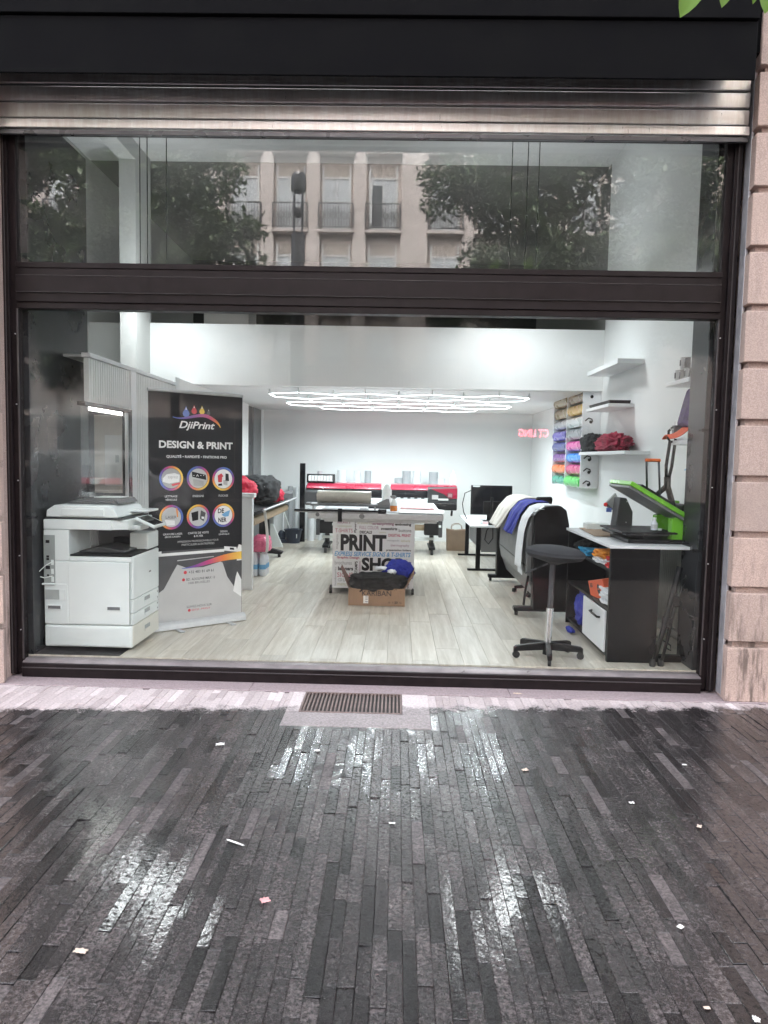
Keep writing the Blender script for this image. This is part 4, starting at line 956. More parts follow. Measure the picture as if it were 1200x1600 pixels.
ps = bx('poster_board', MATS['poster'], wt, X0, X0+WX, 2.878, 2.884, Z0_, Z0_+WZ, .001)
Mq = face(0, 2.878, 0)
def W(s, x0, y0, x1, y1, m_, **k):      # poster words in a 850 x 715 layout grid
    f = lambda x: X0+(x-135)/850*WX
    g = lambda y: Z0_+WZ-(y-140)/715*WZ
    text(s, MATS[m_], ps, Mq, f(x0), g(y1), f(x1), g(y0), **k)
for a in (('stickers', 180, 150, 315, 185, 'ink_mauve', dict(bold=.01)), ('flyers', 355, 155, 385, 280, 'ink_black', dict(bold=.02, rot=1)), ('brochures', 390, 152, 540, 185, 'ink_khaki', {}),
    ('screenprinting', 545, 165, 768, 203, 'ink_mauve', dict(bold=.03)), ('embossing', 780, 168, 948, 204, 'ink_black', dict(bold=.04)), ('catalogues', 185, 200, 330, 228, 'ink_khaki', {}),
    ('FULL COLOR', 412, 206, 612, 240, 'ink_mauve', {}), ('sweatshirts', 635, 215, 805, 245, 'ink_black', dict(bold=.04)), ('buttons', 820, 228, 950, 262, 'ink_black', {}),
    ('T-SHIRTS', 160, 238, 342, 278, 'ink_rose', {}), ('DECALS', 415, 256, 542, 286, 'ink_black', dict(bold=.04)), ('posters', 618, 262, 690, 284, 'ink_khaki', {}),
    ('DIGITAL PRINT', 714, 282, 946, 312, 'ink_rose', dict(bold=.03)), ('PRINT', 218, 296, 694, 466, 'ink_black', dict(bold=.045)), ('notepads', 700, 340, 828, 366, 'ink_grey', {}),
    ('labels', 845, 340, 940, 364, 'ink_khaki', {}), ('thermography', 738, 388, 930, 420, 'ink_mauve', {}), ('presentation folders', 694, 440, 950, 466, 'ink_black', dict(bold=.03)),
    ('magnets', 172, 300, 200, 450, 'ink_grey', dict(rot=1)), ('EXPRESS SERVICE SIGNS & T-SHIRTS', 155, 474, 948, 522, 'print_lblue', dict(bold=.03, shear=.2)), ('Graphic Design', 180, 524, 416, 556, 'ink_rose', dict(bold=.03)),
    ('SHOP', 440, 532, 880, 672, 'ink_black', dict(bold=.045)), ('brochures', 160, 572, 338, 612, 'ink_grey', {}), ('STAMPS', 368, 575, 398, 705, 'ink_black', dict(bold=.03, rot=1)), ('invitations', 408, 575, 430, 705, 'ink_mauve', dict(rot=1)),
    ('forms', 895, 540, 915, 600, 'ink_grey', dict(rot=1)), ('banners', 194, 632, 352, 672, 'ink_black', dict(bold=.04)), ('bookmarks', 158, 640, 178, 830, 'ink_grey', dict(rot=1)), ('SIGNS', 188, 694, 350, 742, 'ink_rose', {}), ('CD LABELS', 196, 756, 350, 786, 'ink_grey', {}), ('menus', 192, 806, 300, 832, 'ink_khaki', {}),
    ('cards', 450, 690, 560, 716, 'ink_black', dict(bold=.03)), ('wraps', 920, 780, 942, 850, 'ink_black', dict(rot=1, bold=.03))):
    W(*a[:6], **a[6])
# things on the table
tag(MB().cyl((-.93, 3.35, 1.20), (-.30, 3.35, 1.20), .073).cyl((-.932, 3.35, 1.20), (-.94, 3.35, 1.20), .04).build('vinyl_roll', MATS['vinyl_beige'], None, smooth='auto', origin=(-.6, 3.35, 1.12)), 'beige vinyl roll lying on the work table frame', 'roll')
hd = thing('roll_holder', 'dark tray holding the beige vinyl roll on the work table', 'holder', (-.6, 3.35, 1.05))
bx('tray', MATS['mid_grey'], hd, -1.0, -.22, 3.2, 3.46, 1.10, 1.125, .004)
for x in (-.98, -.26): bx('support', MATS['aluminium'], hd, x, x+.02, 3.22, 3.42, 1.051, 1.10, .002)
cb = thing('cutting_bar', 'long black and silver cutting bar lying across the front edge of the work table', 'cutter bar', (-.6, 2.86, 1.06))
bx('rail', MATS['aluminium'], cb, -1.14, -.12, 2.84, 2.93, 1.052, 1.068, .003)
bx('blade_guard', BP, cb, -1.13, -.13, 2.815, 2.845, 1.066, 1.086, .003)
bx('slider', BP, cb, -.20, -.11, 2.80, 2.92, 1.055, 1.10, .006)
bx('clamp', BP, cb, -.645, -.60, 2.80, 2.86, .955, 1.10, .004)
MB().cyl((-.38, 2.812, 1.02), (-.38, 2.83, 1.02), .03).build('knob', MATS['mid_grey'], cb)
MB().cyl((-.87, 2.812, 1.03), (-.87, 2.83, 1.03), .022).build('knob', MATS['mid_grey'], cb)
tag(MB().grid(lambda u, v: (-.88+1.3*u, 2.95+1.7*v, 1.054+.004*math.sin(7*u+3*v)+.003*math.sin(15*v)), 16, 12).build('print_sheet', MATS['vinyl_grey'], None, smooth=True, origin=(-.2, 3.5, 1.05), solid=.001), 'shiny grey print sheet spread flat on the work table', 'sheet')
tag(MB().grid(lambda u, v: (.02+.52*u+.04*v, 2.86+.9*v*(1-.2*u), 1.062+.012*math.sin(3*u+1)*v), 12, 10).build('paper_sheet', MATS['paper_white'], None, smooth=True, origin=(.3, 3.2, 1.06), solid=.001), 'large white paper sheet curling at the right front corner of the table', 'paper')
tag(MB().grid(lambda u, v: (.05+.40*u, 3.35+.35*v, 1.077+.003*math.sin(5*u)), 8, 6).build('paper_sheet', MATS['paper_pink'], None, smooth=True, origin=(.25, 3.5, 1.07), solid=.001), 'pink tinted backing sheet behind the spray bottle on the table', 'paper')
sb = thing('spray_bottle', 'spray bottle of amber liquid standing on the work table', 'spray bottle', (-.03, 3.05, 1.06))
MB().lathe([(.038, 0), (.042, .01), (.042, .062), (.0, .062)], (-.03, 3.05, 1.068), 18).build('liquid', MATS['amber'], sb, smooth='auto')
MB().lathe([(.042, .063), (.040, .09), (.018, .125), (.016, .14), (.0, .14)], (-.03, 3.05, 1.068), 18).build('bottle', MATS['white_plastic'], sb, smooth='auto')
MB().prism([(-.065, 1.215), (-.005, 1.215), (-.005, 1.24), (-.04, 1.25), (-.075, 1.24)], 'y', 3.035, 3.065).build('trigger_head', MATS['grey_plastic'], sb, bevel=.004)
MB().cyl((-.03, 3.05, 1.205), (-.03, 3.05, 1.22), .014).build('collar', MATS['grey_plastic'], sb)
tag(MB().prism([(-.36, 1.0725), (-.06, 1.0725), (-.09, 1.19), (-.12, 1.19)], 'y', 3.30, 3.325).build('squeegee', MATS['mid_grey'], None, bevel=.004, origin=(-.2, 3.3, 1.07)), 'dark triangular squeegee left of the spray bottle', 'squeegee')
tag(MB().lathe([(.055, 0), (.06, .02), (.058, .22), (.03, .27), (.03, .29)], (-.12, 3.62, 1.061), 18).build('bottle', MATS['white_plastic'], None, smooth='auto', origin=(-.12, 3.62, 1.06)), 'white bottle behind the spray bottle on the table', 'bottle')
tag(lump('cloth_wipe', MATS['cloth_white'], None, (-.36, 3.05, 1.085), (.05, .05, .025), seed=4, amp=.3, zmin=1.06, origin=(-.36, 3.05, 1.06), sub=3), 'small white cloth wipe beside the cutting bar', 'cloth')

# ------------------------------------------------------------------ cardboard box with clothes
kb = thing('cardboard_box', 'open brown cardboard box marked KARIBAN before the work table', 'box', (-.185, 2.45, ZF))
cx0, cx1, cy0, cy1, ch = -.477, .107, 2.24, 2.66, .305
CD = MATS['card']
bx('front_wall', CD, kb, cx0, cx1, cy0, cy0+.006, ZF+.001, ch+.02, .001)
bx('back_wall', CD, kb, cx0, cx1, cy1-.006, cy1, ZF+.001, ch+.02, .001)
bx('side_wall', CD, kb, cx0, cx0+.006, cy0+.0062, cy1-.0062, ZF+.001, ch+.02, .001)
bx('side_wall', CD, kb, cx1-.006, cx1, cy0+.0062, cy1-.0062, ZF+.001, ch+.02, .001)
bx('bottom', MATS['card_in'], kb, cx0+.0062, cx1-.0062, cy0+.0062, cy1-.0062, ZF+.001, ZF+.006, 0)
def flap(name, pts, m_=CD): MB().add(pts, [(0, 1, 2, 3)]).build(name, m_, kb, solid=.005)
flap('flap', [(cx0, cy0+.01, ch+.02), (cx0, cy1-.01, ch+.02), (cx0-.10, cy1-.03, ch+.20), (cx0-.085, cy0+.05, ch+.22)], MATS['card_in'])
flap('flap', [(cx1, cy0+.01, ch+.02), (cx1, cy1-.01, ch+.02), (cx1+.10, cy1-.03, ch+.19), (cx1+.09, cy0+.03, ch+.17)], CD)
flap('flap', [(cx0+.01, cy1, ch+.02), (cx1-.01, cy1, ch+.02), (cx1-.03, cy1+.16, ch-.01), (cx0+.03, cy1+.16, ch-.01)], CD)
Mk = face(0, cy0, 0)
text('KARIBAN', MATS['ink_black'], kb, Mk, -.335, .247, -.035, .300, bold=.004)
shape([(-.322, .168), (-.27, .168), (-.27, .246), (-.322, .246)], MATS['paper_white'], kb, Mk, 'sticker', .0012)
for z in (.185, .212, .235): shape([(-.302, z-.006), (-.275, z-.006), (-.275, z+.004), (-.302, z+.004)], MATS['ink_grey'], kb, Mk, 'sticker_print', .0016)
text('BT- · PACK', MATS['card_in'], kb, Mk, -.455, .178, -.335, .196); text('23', MATS['ink_black'], kb, Mk, .0, .170, .032, .192, bold=.04); text('G', MATS['ink_black'], kb, Mk, .052, .171, .072, .190)
text('e · r', MATS['ink_black'], kb, Mk, -.06, .172, -.01, .188)
tag(lump('garment', MATS['cloth_black'], None, (-.19, 2.42, .365), (.285, .21, .095), seed=13, amp=.26, freq=2.6, zmin=.16, origin=(-.19, 2.42, .3), fold=.45, e=.8), 'black garment heaped in the cardboard box', 'garment')
tag(lump('garment', MATS['cloth_black2'], None, (-.06, 2.36, .375), (.18, .13, .085), seed=21, amp=.3, freq=3.2, zmin=.2, origin=(-.06, 2.36, .3), fold=.5), 'charcoal garment bulging over the front edge of the cardboard box', 'garment')
b_ = lump('garment', MATS['cloth_blue'], None, (.04, 2.56, .45), (.165, .13, .125), seed=17, amp=.24, freq=2.8, zmin=.2, origin=(.03, 2.56, .4), fold=.5); tag(b_, 'royal blue garment on top at the right of the cardboard box', 'garment')
tag(lump('garment', MATS['cloth_white'], None, (-.15, 2.52, .492), (.07, .05, .022), seed=27, amp=.35, freq=3, origin=(-.15, 2.52, .47), fold=.5, sub=3), 'white trim lying between the black and blue garments', 'garment')
tag(lump('garment', MATS['cloth_white'], None, (-.03, 2.44, .47), (.05, .05, .025), seed=29, amp=.35, freq=3, origin=(-.03, 2.44, .45), fold=.5, sub=3), 'small white cuff below the blue garment in the box', 'garment')
tag(MB().tube([(-.28, 2.25, .335), (-.32, 2.232, .325), (-.345, 2.229, .30), (-.36, 2.229, .29)], .008, 8).build('drawstring', MATS['cloth_black'], None, smooth=True, origin=(-.3, 2.24, .3)), 'black drawstring hanging over the box front', 'drawstring')

# ------------------------------------------------------------------ paper bag, desk, screens
pb = thing('paper_bag', 'brown kraft paper bag with twisted handles right of the red printer', 'paper bag', (1.0, 6.95, ZF))
MB().prism([(.86, ZF), (1.16, ZF), (1.185, .50), (1.0, .485), (.85, .505)], 'y', 6.86, 7.02).build('bag', MATS['kraft'], pb, bevel=.004)
for y in (6.87, 7.01): MB().tube([(.93, y, .50), (.94, y, .56), (.99, y, .59), (1.06, y, .59), (1.10, y, .56), (1.11, y, .50)], .005, 6).build('handle', MATS['kraft'], pb, smooth=True)
dsk_ = thing('desk', 'white topped desk with black metal legs before the back wall at right', 'desk', (1.55, 5.5, ZF))
bx('desktop', MATS['white_mel'], dsk_, 1.02, 1.98, 4.65, 6.45, .75, .778, .003)
for y in (4.75, 6.30):
    bx('leg', MATS['black_mel'], dsk_, 1.11, 1.17, y, y+.06, .165, .749, .003)
    bx('leg', MATS['black_mel'], dsk_, 1.85, 1.91, y, y+.06, .165, .749, .003)
    bx('foot', MATS['black_mel'], dsk_, 1.0, 2.0, y-.0, y+.07, ZF+.001, .166, .004)
bx('modesty_panel', MATS['mid_grey'], dsk_, 1.172, 1.20, 4.82, 6.29, .42, .74, .003)
bx('end_panel', MATS['mid_grey'], dsk_, 1.18, 1.85, 4.76, 4.785, .40, .74, .003)
bx('crossbar', MATS['black_mel'], dsk_, 1.18, 1.85, 4.765, 4.80, .66, .70, .003)
mo = thing('monitor', 'large black flat screen with its dark back to the street on the white desk', 'monitor', (1.38, 5.4, .78))
bx('screen', BP, mo, 1.085, 1.685, 5.38, 5.42, .87, 1.30, .006)
bx('bezel', MATS['gloss_black'], mo, 1.10, 1.67, 5.37, 5.3795, .885, 1.285, .002)
bx('sticker', MATS['white_plastic'], mo, 1.11, 1.21, 5.366, 5.3695, 1.275, 1.296, 0)
bx('stand', BP, mo, 1.33, 1.43, 5.421, 5.45, .79, 1.0, .006); bx('stand_foot', BP, mo, 1.23, 1.53, 5.32, 5.52, .779, .79, .003)
ar = thing('screen_arm', 'black screen arm with loose cables clamped to the near edge of the desk', 'screen arm', (1.30, 4.9, .78))
bx('clamp', BP, ar, 1.27, 1.35, 4.70, 4.80, .76, .83, .004); MB().cyl((1.31, 4.78, .80), (1.31, 4.78, 1.16), .018).build('pole', BP, ar, smooth='auto')
bx('plate', BP, ar, 1.20, 1.44, 4.80, 4.83, .93, 1.10, .004)
MB().tube([(1.31, 4.76, .80), (1.24, 4.70, .70), (1.22, 4.70, .58), (1.27, 4.70, .52), (1.33, 4.71, .60), (1.33, 4.74, .74)], .008, 6).build('cable', BP, ar, smooth=True)
MB().tube([(1.085, 5.4, 1.22), (1.0, 5.42, 1.18), (.97, 5.45, 1.02), (.99, 5.45, .90), (1.05, 5.5, .79)], .007, 6).build('cable', BP, ar, smooth=True)
tag(MB().box(1.20, 1.33, 4.95, 5.15, .779, .785).build('paper_sheet', MATS['paper_pink'], None, origin=(1.26, 5.05, .78)), 'pink printed leaflet lying on the white desk', 'leaflet')
tag(MB().lathe([(.0, 0), (.035, .0), (.035, .05), (.0, .06)], (1.17, 4.86, .779), 14).build('mouse', MATS['white_plastic'], None, smooth='auto', origin=(1.17, 4.86, .779)), 'small white round box on the near corner of the white desk', 'box')
oc = thing('office_chair', 'black mesh office chair behind the draped plotter', 'chair', (1.75, 3.35, ZF))
MB().prism([(1.50, 1.19), (1.53, 1.275), (1.69, 1.28), (1.70, 1.25), (1.69, 1.19), (1.60, 1.20)], 'y', 2.75, 2.80).build('headrest', MATS['cloth_black'], oc, bevel=.012)
bx('backrest', MATS['cloth_black'], oc, 1.44, 1.80, 2.82, 2.88, .72, 1.16, .02)
bx('seat', MATS['cloth_black'], oc, 1.45, 1.85, 2.90, 3.35, .58, .66, .03)
MB().cyl((1.65, 3.12, .2), (1.65, 3.12, .58), .03).build('column', MATS['chrome'], oc, smooth='auto')
for k in range(5):
    a = R(72*k+20); MB().tube([(1.65, 3.12, .25), (1.65+.27*math.cos(a), 3.12+.27*math.sin(a), .20)], [.025, .018], 8).build('base_arm', BP, oc)
    MB().lathe([(.0, 0), (.028, .01), (.028, .045), (.0, .055)], (1.65+.27*math.cos(a), 3.12+.27*math.sin(a), ZF), 10).build('caster', MATS['rubber'], oc)

# ------------------------------------------------------------------ black plotter draped with garments
p2 = thing('sign_plotter', 'black floor standing plotter with garments over it beside the stool', 'plotter', (1.45, 2.95, ZF))
endp = [(1.36, .20), (1.345, 1.14), (1.46, 1.225), (1.60, 1.235), (1.66, 1.19), (1.69, 1.05), (1.69, .20)]
MB().prism(endp, 'y', 1.93, 2.05).build('end_panel', MATS['black_mel'], p2, bevel=.012)
bx('end_badge', MATS['white_plastic'], p2, 1.352, 1.44, 1.925, 2.02, 1.196, 1.20, 0)
MB().prism([(1.36, 1.166), (1.45, 1.224), (1.45, 1.228), (1.36, 1.170)], 'y', 1.955, 2.03).build('label_plate', MATS['white_plastic'], p2)
MB().prism([(1.28, .19), (1.27, .92), (1.40, 1.02), (1.62, 1.02), (1.62, .19)], 'y', 3.90, 4.03).build('end_panel', MATS['black_mel'], p2, bevel=.01)
cover = [(1.33, .46), (1.30, .60), (1.305, .95), (1.36, 1.12), (1.47, 1.20), (1.60, 1.20), (1.60, .46)]
MB().prism(cover, 'y', 2.052, 3.898).build('front_cover', MATS['mid_grey'], p2, bevel=.012)
MB().prism([(1.40, .30), (1.34, .455), (1.60, .455), (1.60, .30)], 'y', 2.052, 3.898).build('skirt', MATS['mid_grey'], p2, bevel=.006)
bx('cover_seam', BP, p2, 1.297, 1.31, 2.06, 3.89, .62, .63, .001)
for y in (1.99, 3.96):
    ft = bx('foot', BP, p2, 1.18, 1.86, y-.05, y+.05, .185, .225, .006)
    for x in (1.21, 1.80): MB().cyl((x-.015, y, ZF+.025), (x+.015, y, ZF+.025), .025).build('caster', MATS['rubber'], ft, smooth='auto')
MB().tube([(1.33, 2.06, .52), (1.30, 2.02, .38), (1.28, 1.98, .24)], .012, 8).build('strut', BP, p2, smooth=True)
MB().tube([(1.69, 2.0, 1.0), (1.75, 2.0, .98), (1.77, 2.05, .9), (1.72, 2.1, .8), (1.74, 2.08, .55), (1.8, 2.1, .3)], .008, 8).build('cable', BP, p2, smooth=True)
bx('cable_box', BP, p2, 1.70, 1.84, 2.0, 2.2, .72, .92, .02)
def drape(name, m_, label, y0, y1, prof, skew=0, ripple=.008, n=5, cat='garment', seed=0):
    L = len(prof)-1
    def fn(u, v):
        t = v*L; i = min(int(t), L-1); f = t-i
        x = prof[i][0]*(1-f)+prof[i+1][0]*f; z = prof[i][1]*(1-f)+prof[i+1][1]*f
        y = y0+(y1-y0)*u+skew*(1-v)
        w = noise.noise(Vector((u*n+seed, v*1.2, seed)))*ripple*2.0*(1.3-v)+ripple*math.sin(u*n*2.2+seed)*(1-v)
        return (x-abs(w)-.004, y+.01*noise.noise(Vector((u*3, v*4, seed))), z+.006*noise.noise(Vector((u*6, v*5, seed+3)))+abs(w)*.3)
    return tag(MB().grid(fn, 36, 40).build(name, m_, None, smooth=True, solid=.004, origin=((prof[0][0]), (y0+y1)/2, 1.2)), label, cat)
top = [(1.29, .96), (1.325, 1.09), (1.40, 1.19), (1.48, 1.225), (1.60, 1.225), (1.64, 1.12)]
drape('towel', MATS['cloth_white'], 'long white towel hanging down the front of the black plotter', 2.08, 2.45, [(1.265, .58), (1.27, .75)]+top[0:], ripple=.004, n=3, cat='towel', seed=2)
drape('towel', MATS['cloth_white'], 'narrow white strip hanging below the long white towel', 2.12, 2.36, [(1.285, .52), (1.28, .575), (1.283, .62)], ripple=.003, n=2, cat='towel', seed=6)
drape('shirt', MATS['cloth_blue'], 'royal blue shirt draped over the plotter between beige shirt and white towel', 2.47, 3.02, [(1.24, .88), (1.27, .96)]+[(x, z+.012) for x, z in top[1:]], skew=.10, ripple=.022, n=7, cat='shirt', seed=3)
drape('shirt', MATS['cloth_beige'], 'pale beige shirt draped over the far end of the plotter', 3.02, 3.88, [(1.20, .88), (1.25, .98), (1.31, 1.10)]+[(x, z+.02) for x, z in top[2:]], skew=.14, ripple=.022, n=8, cat='shirt', seed=5)

# ------------------------------------------------------------------ stool
sl_ = thing('stool', 'black round swivel stool with chrome column right behind the glass', 'stool', (1.20, .47, ZF))
sx, sy = 1.20, .47
Ms = Matrix.Translation((sx+.035, sy, .955)) @ Euler((0, R(4), 0)).to_matrix().to_4x4()
MB().lathe([(.02, -.055), (.14, -.05), (.205, -.032), (.228, -.005), (.222, .02), (.18, .045), (.10, .058), (.0, .06)], n=36, M=Ms).build('seat', MATS['seat_fabric'], sl_, smooth='auto')
MB().lathe([(.0, -.085), (.03, -.085), (.06, -.07), (.13, -.052), (.13, -.048), (.0, -.048)], n=24, M=Ms).build('seat_plate', BP, sl_, smooth='auto')
MB().cyl((sx-.02, sy, .875), (sx-.20, sy-.03, .80), .006).build('lever', MATS['steel_dark'], sl_, smooth='auto')
MB().cyl((sx+.008, sy, .50), (sx+.018, sy, .88), .021).build('upper_column', MATS['steel_dark'], sl_, smooth='auto')
MB().cyl((sx, sy, .20), (sx+.008, sy, .53), .028).build('lower_column', MATS['chrome'], sl_, smooth='auto')
MB().cyl((sx, sy, .165), (sx, sy, .26), .037).build('hub', BP, sl_, smooth='auto')
for a in (188, 262, 350, 38, 128):
    a = R(a); ca, sa = math.cos(a), math.sin(a)
    Ma = Matrix.Translation((sx, sy, 0)) @ Matrix.Rotation(a, 4, 'Z')
    MB().prism([(.02, .20), (.26, .195), (.27, .185), (.27, .225), (.25, .238), (.03, .262)], 'y', -.018, .018, Ma).build('base_arm', BP, sl_, bevel=.006)
    c_ = MB().cyl((sx+.25*ca-.012*sa, sy+.25*sa+.012*ca, ZF+.027), (sx+.25*ca+.012*sa, sy+.25*sa-.012*ca, ZF+.027), .027).build('caster', MATS['rubber'], sl_, smooth='auto')
    MB().cyl((sx+.25*ca, sy+.25*sa, ZF+.03), (sx+.25*ca, sy+.25*sa, .20), .008).build('stem', MATS['steel_dark'], c_)

# ------------------------------------------------------------------ workbench, heat press
wb = thing('workbench', 'black shelved workbench with a white top under the green heat press', 'workbench', (1.85, 1.0, ZF))
BM = MATS['black_mel']
bx('benchtop', MATS['white_mel'], wb, 1.615, 2.30, .345, 1.74, 1.018, 1.042, .003)
bx('end_panel', BM, wb, 1.63, 2.0, .362, .40, ZF+.002, 1.017, .003)
bx('end_panel', BM, wb, 1.63, 2.0, 1.68, 1.71, ZF+.002, 1.017, .003)
bx('back_panel', BM, wb, 1.985, 2.0, .401, 1.679, ZF+.04, 1.017, .002)
bx('shelf', BM, wb, 1.64, 1.984, .401, 1.679, .828, .848, .002)
bx('shelf', BM, wb, 1.64, 1.984, .401, 1.679, .525, .55, .002)
bx('bottom_board', BM, wb, 1.64, 1.984, .401, 1.679, ZF+.03, ZF+.055, .002)
bx('divider', BM, wb, 1.65, 1.984, 1.07, 1.09, .196, .524, .002)
bx('divider', BM, wb, 1.66, 1.984, .475, .49, .55, .828, .002)
d_ = bx('door', MATS['white_mel'], wb, 1.622, 1.638, .435, 1.065, .20, .522, .003)
MB().tube([(1.622, .78, .455), (1.60, .775, .452), (1.598, .70, .45), (1.598, .62, .45), (1.60, .56, .448), (1.622, .555, .447)], .009, 8).build('handle', BP, d_, smooth=True)
def shirts(y0, y1, z, colors, lab, n0=0):
    for k, c in enumerate(colors):
        h = .020
        mb = MB().grid(lambda u, v: (1.655+.24*v-.012*math.sin(k*2.1+u*3)+.006*noise.noise(Vector((u*5, k*3, z*9))), y0+(y1-y0)*u+.012*math.sin(k*1.7), z+h*k+.011+.006*noise.noise(Vector((u*4+k, v*3, z*5)))+.004*math.sin(u*9+k*2)), 14, 8)
        o = mb.build('folded_shirt', MATS['cloth_'+c], None, smooth=True, solid=.017, bevel=.004, origin=(1.77, (y0+y1)/2, z+h*k))
        tag(o, lab[k], 'shirt', 'folded shirts in the workbench')
shirts(1.12, 1.40, .848, ['cyan', 'cyan', 'cyan'], ['lowest of three folded cyan blue shirts on the upper bench shelf', 'middle one of three folded cyan blue shirts on the upper bench shelf', 'topmost of three folded cyan blue shirts on the upper bench shelf'])
shirts(.62, .95, .848, ['white', 'white', 'orange', 'orange', 'orange'], ['lowest folded white shirt under the orange ones on the upper shelf', 'folded white shirt directly under the orange ones on the upper shelf', 'lowest of three folded orange shirts on the upper bench shelf', 'middle of three folded orange shirts on the upper bench shelf', 'topmost of three folded orange shirts on the upper bench shelf'])
shirts(.41, .58, .848, ['scarlet', 'scarlet', 'white', 'scarlet'], ['lowest folded scarlet shirt at the near end of the upper shelf', 'second scarlet shirt at the near end of the upper shelf', 'thin white shirt between scarlet ones at the near end of the upper shelf', 'topmost scarlet shirt at the near end of the upper shelf'])
shirts(.49, .70, .55, ['white']*6, ['lowest white shirt of the pile on the lower bench shelf', 'second white shirt from below on the lower bench shelf', 'third white shirt from below on the lower bench shelf', 'third white shirt from the top on the lower bench shelf', 'second white shirt from the top on the lower bench shelf', 'topmost white shirt of the pile on the lower bench shelf'])
tag(lump('garment', MATS['cloth_black'], None, (1.76, 1.48, .90), (.11, .15, .06), seed=33, amp=.3, zmin=.85, origin=(1.76, 1.48, .85), fold=.5), 'dark crumpled garment at the far end of the upper bench shelf', 'garment')
obx = thing('orange_box', 'small orange box with a black emblem on the lower bench shelf', 'box', (1.75, .82, .55), rot=(0, 0, 0))
Mo = Matrix.Translation((1.70, .80, .555)) @ Euler((R(-12), R(-8), R(8))).to_matrix().to_4x4()
MB().box(-.03, .20, -.15, .15, .0, .15, Mo).build('carton', MATS['orange_box'], obx, bevel=.003)
MX2 = Mo @ Matrix(((0, 0, -1, -.03), (-1, 0, 0, 0), (0, 1, 0, 0), (0, 0, 0, 1)))
shape([(.05+.03*math.cos(2*math.pi*k/20), .075+.042*math.sin(2*math.pi*k/20)) for k in range(20)], MATS['ink_black'], obx, MX2, 'emblem', .002)
for k in range(3): shape([(-.12, .118-.012*k), (-.065, .118-.012*k), (-.065, .126-.012*k), (-.12, .126-.012*k)], MATS['ink_black'], obx, MX2, 'print_line', .002)
shape([(.03, .072), (.07, .072), (.07, .08), (.03, .08)], MATS['orange_box'], obx, MX2, 'emblem_bar', .003)
tag(lump('bag', MATS['cloth_blue'], None, (1.75, 1.38, .33), (.10, .20, .17), seed=41, amp=.3, freq=2.8, zmin=ZF+.06, origin=(1.75, 1.38, ZF+.06), fold=.5), 'royal blue bag stuffed in the open bench compartment', 'bag')
tag(lump('bag', MATS['cloth_blue'], None, (1.58, 1.30, .165), (.03, .10, .022), seed=43, amp=.4, freq=3, zmin=ZF+.002, origin=(1.58, 1.3, ZF), fold=.5, sub=3), 'blue strap end trailing on the floor before the workbench', 'strap')
tag(MB().grid(lambda u, v: (1.665+.20*v+.05*u, .95+.72*u, 1.046+.004*noise.noise(Vector((u*5, v*4, 1)))+.003), 14, 8).build('kraft_paper', MATS['kraft'], None, smooth=True, solid=.004, origin=(1.77, 1.3, 1.045)), 'brown kraft paper lying on the white bench top', 'paper')
# green clamshell heat press
hp = thing('heat_press', 'open green clamshell heat press with long black lever on the workbench', 'heat press', (1.98, .72, 1.043))
GP = MATS['green_paint']
bx('base_frame', BP, hp, 1.80, 2.27, .50, .98, 1.044, 1.075, .005)
bx('lower_stem', BP, hp, 1.86, 1.96, .62, .86, 1.075, 1.11, .005)
bx('lower_platen', BP, hp, 1.735, 2.165, .47, 1.06, 1.12, 1.134, .004)
bx('platen_beam', MATS['mid_grey'], hp, 1.80, 2.15, .56, .64, 1.098, 1.117, .003)
MB().prism([(2.135, 1.075), (2.33, 1.075), (2.33, 1.285), (2.24, 1.26), (2.135, 1.24)], 'y', .52, .60).build('side_plate', GP, hp, bevel=.006)
MB().prism([(2.135, 1.075), (2.33, 1.075), (2.33, 1.285), (2.24, 1.26), (2.135, 1.24)], 'y', .86, .94).build('side_plate', GP, hp, bevel=.006)
bx('rear_plate', GP, hp, 2.30, 2.335, .602, .858, 1.075, 1.28, .004)
MB().prism([(2.19, 1.262), (2.33, 1.288), (2.33, 1.36), (2.285, 1.365), (2.24, 1.30)], 'y', .50, .56).build('hinge_cheek', GP, hp, bevel=.006)
MB().prism([(2.19, 1.262), (2.33, 1.288), (2.33, 1.36), (2.285, 1.365), (2.24, 1.30)], 'y', .88, .94).build('hinge_cheek', GP, hp, bevel=.006)
ux, uz = 1.785, 1.495; ex, ez = 2.235, 1.24       # open upper platen, hinged at right
dv = Vector((ex-ux, 0, ez-uz)); ln = dv.length; ang = math.atan2(-dv.z, dv.x)
Mu = Matrix.Translation((ux, .72, uz)) @ Euler((0, ang, 0)).to_matrix().to_4x4()
MB().box(0, ln, -.24, .30, -.0, .036, Mu).build('upper_platen', GP, hp, bevel=.005)
MB().box(.008, ln-.01, -.232, .292, -.022, -.001, Mu).build('heating_plate', MATS['mid_grey'], hp, bevel=.003)
MB().box(.12, .42, -.10, .14, .036, .075, Mu).build('platen_hood', BP, hp, bevel=.008)
MB().tube([(1.965, .62, 1.47), (1.945, .60, 1.675), (1.95, .60, 1.685)], .0085, 8).build('handle_rod', MATS['steel_dark'], hp, smooth=True)
MB().tube([(2.07, .62, 1.41), (2.04, .60, 1.675)], .0085, 8).build('handle_rod', MATS['steel_dark'], hp, smooth=True)
MB().cyl((1.935, .60, 1.688), (2.05, .60, 1.688), .013).build('grip', MATS['orange_grip'], hp, smooth='auto')
lv = MB().tube([(2.142, .66, 1.84), (2.122, .66, 1.65), (2.128, .66, 1.52)], .013, 8).build('lever_bar', BP, hp, smooth=True)
MB().tube([(2.185, .66, 1.86), (2.165, .66, 1.64), (2.142, .66, 1.52)], .013, 8).build('lever_bar', BP, hp, smooth=True)
MB().tube([(2.136, .66, 1.56), (2.138, .66, 1.47)], .026, 10).build('lever_neck', BP, hp, smooth='auto')
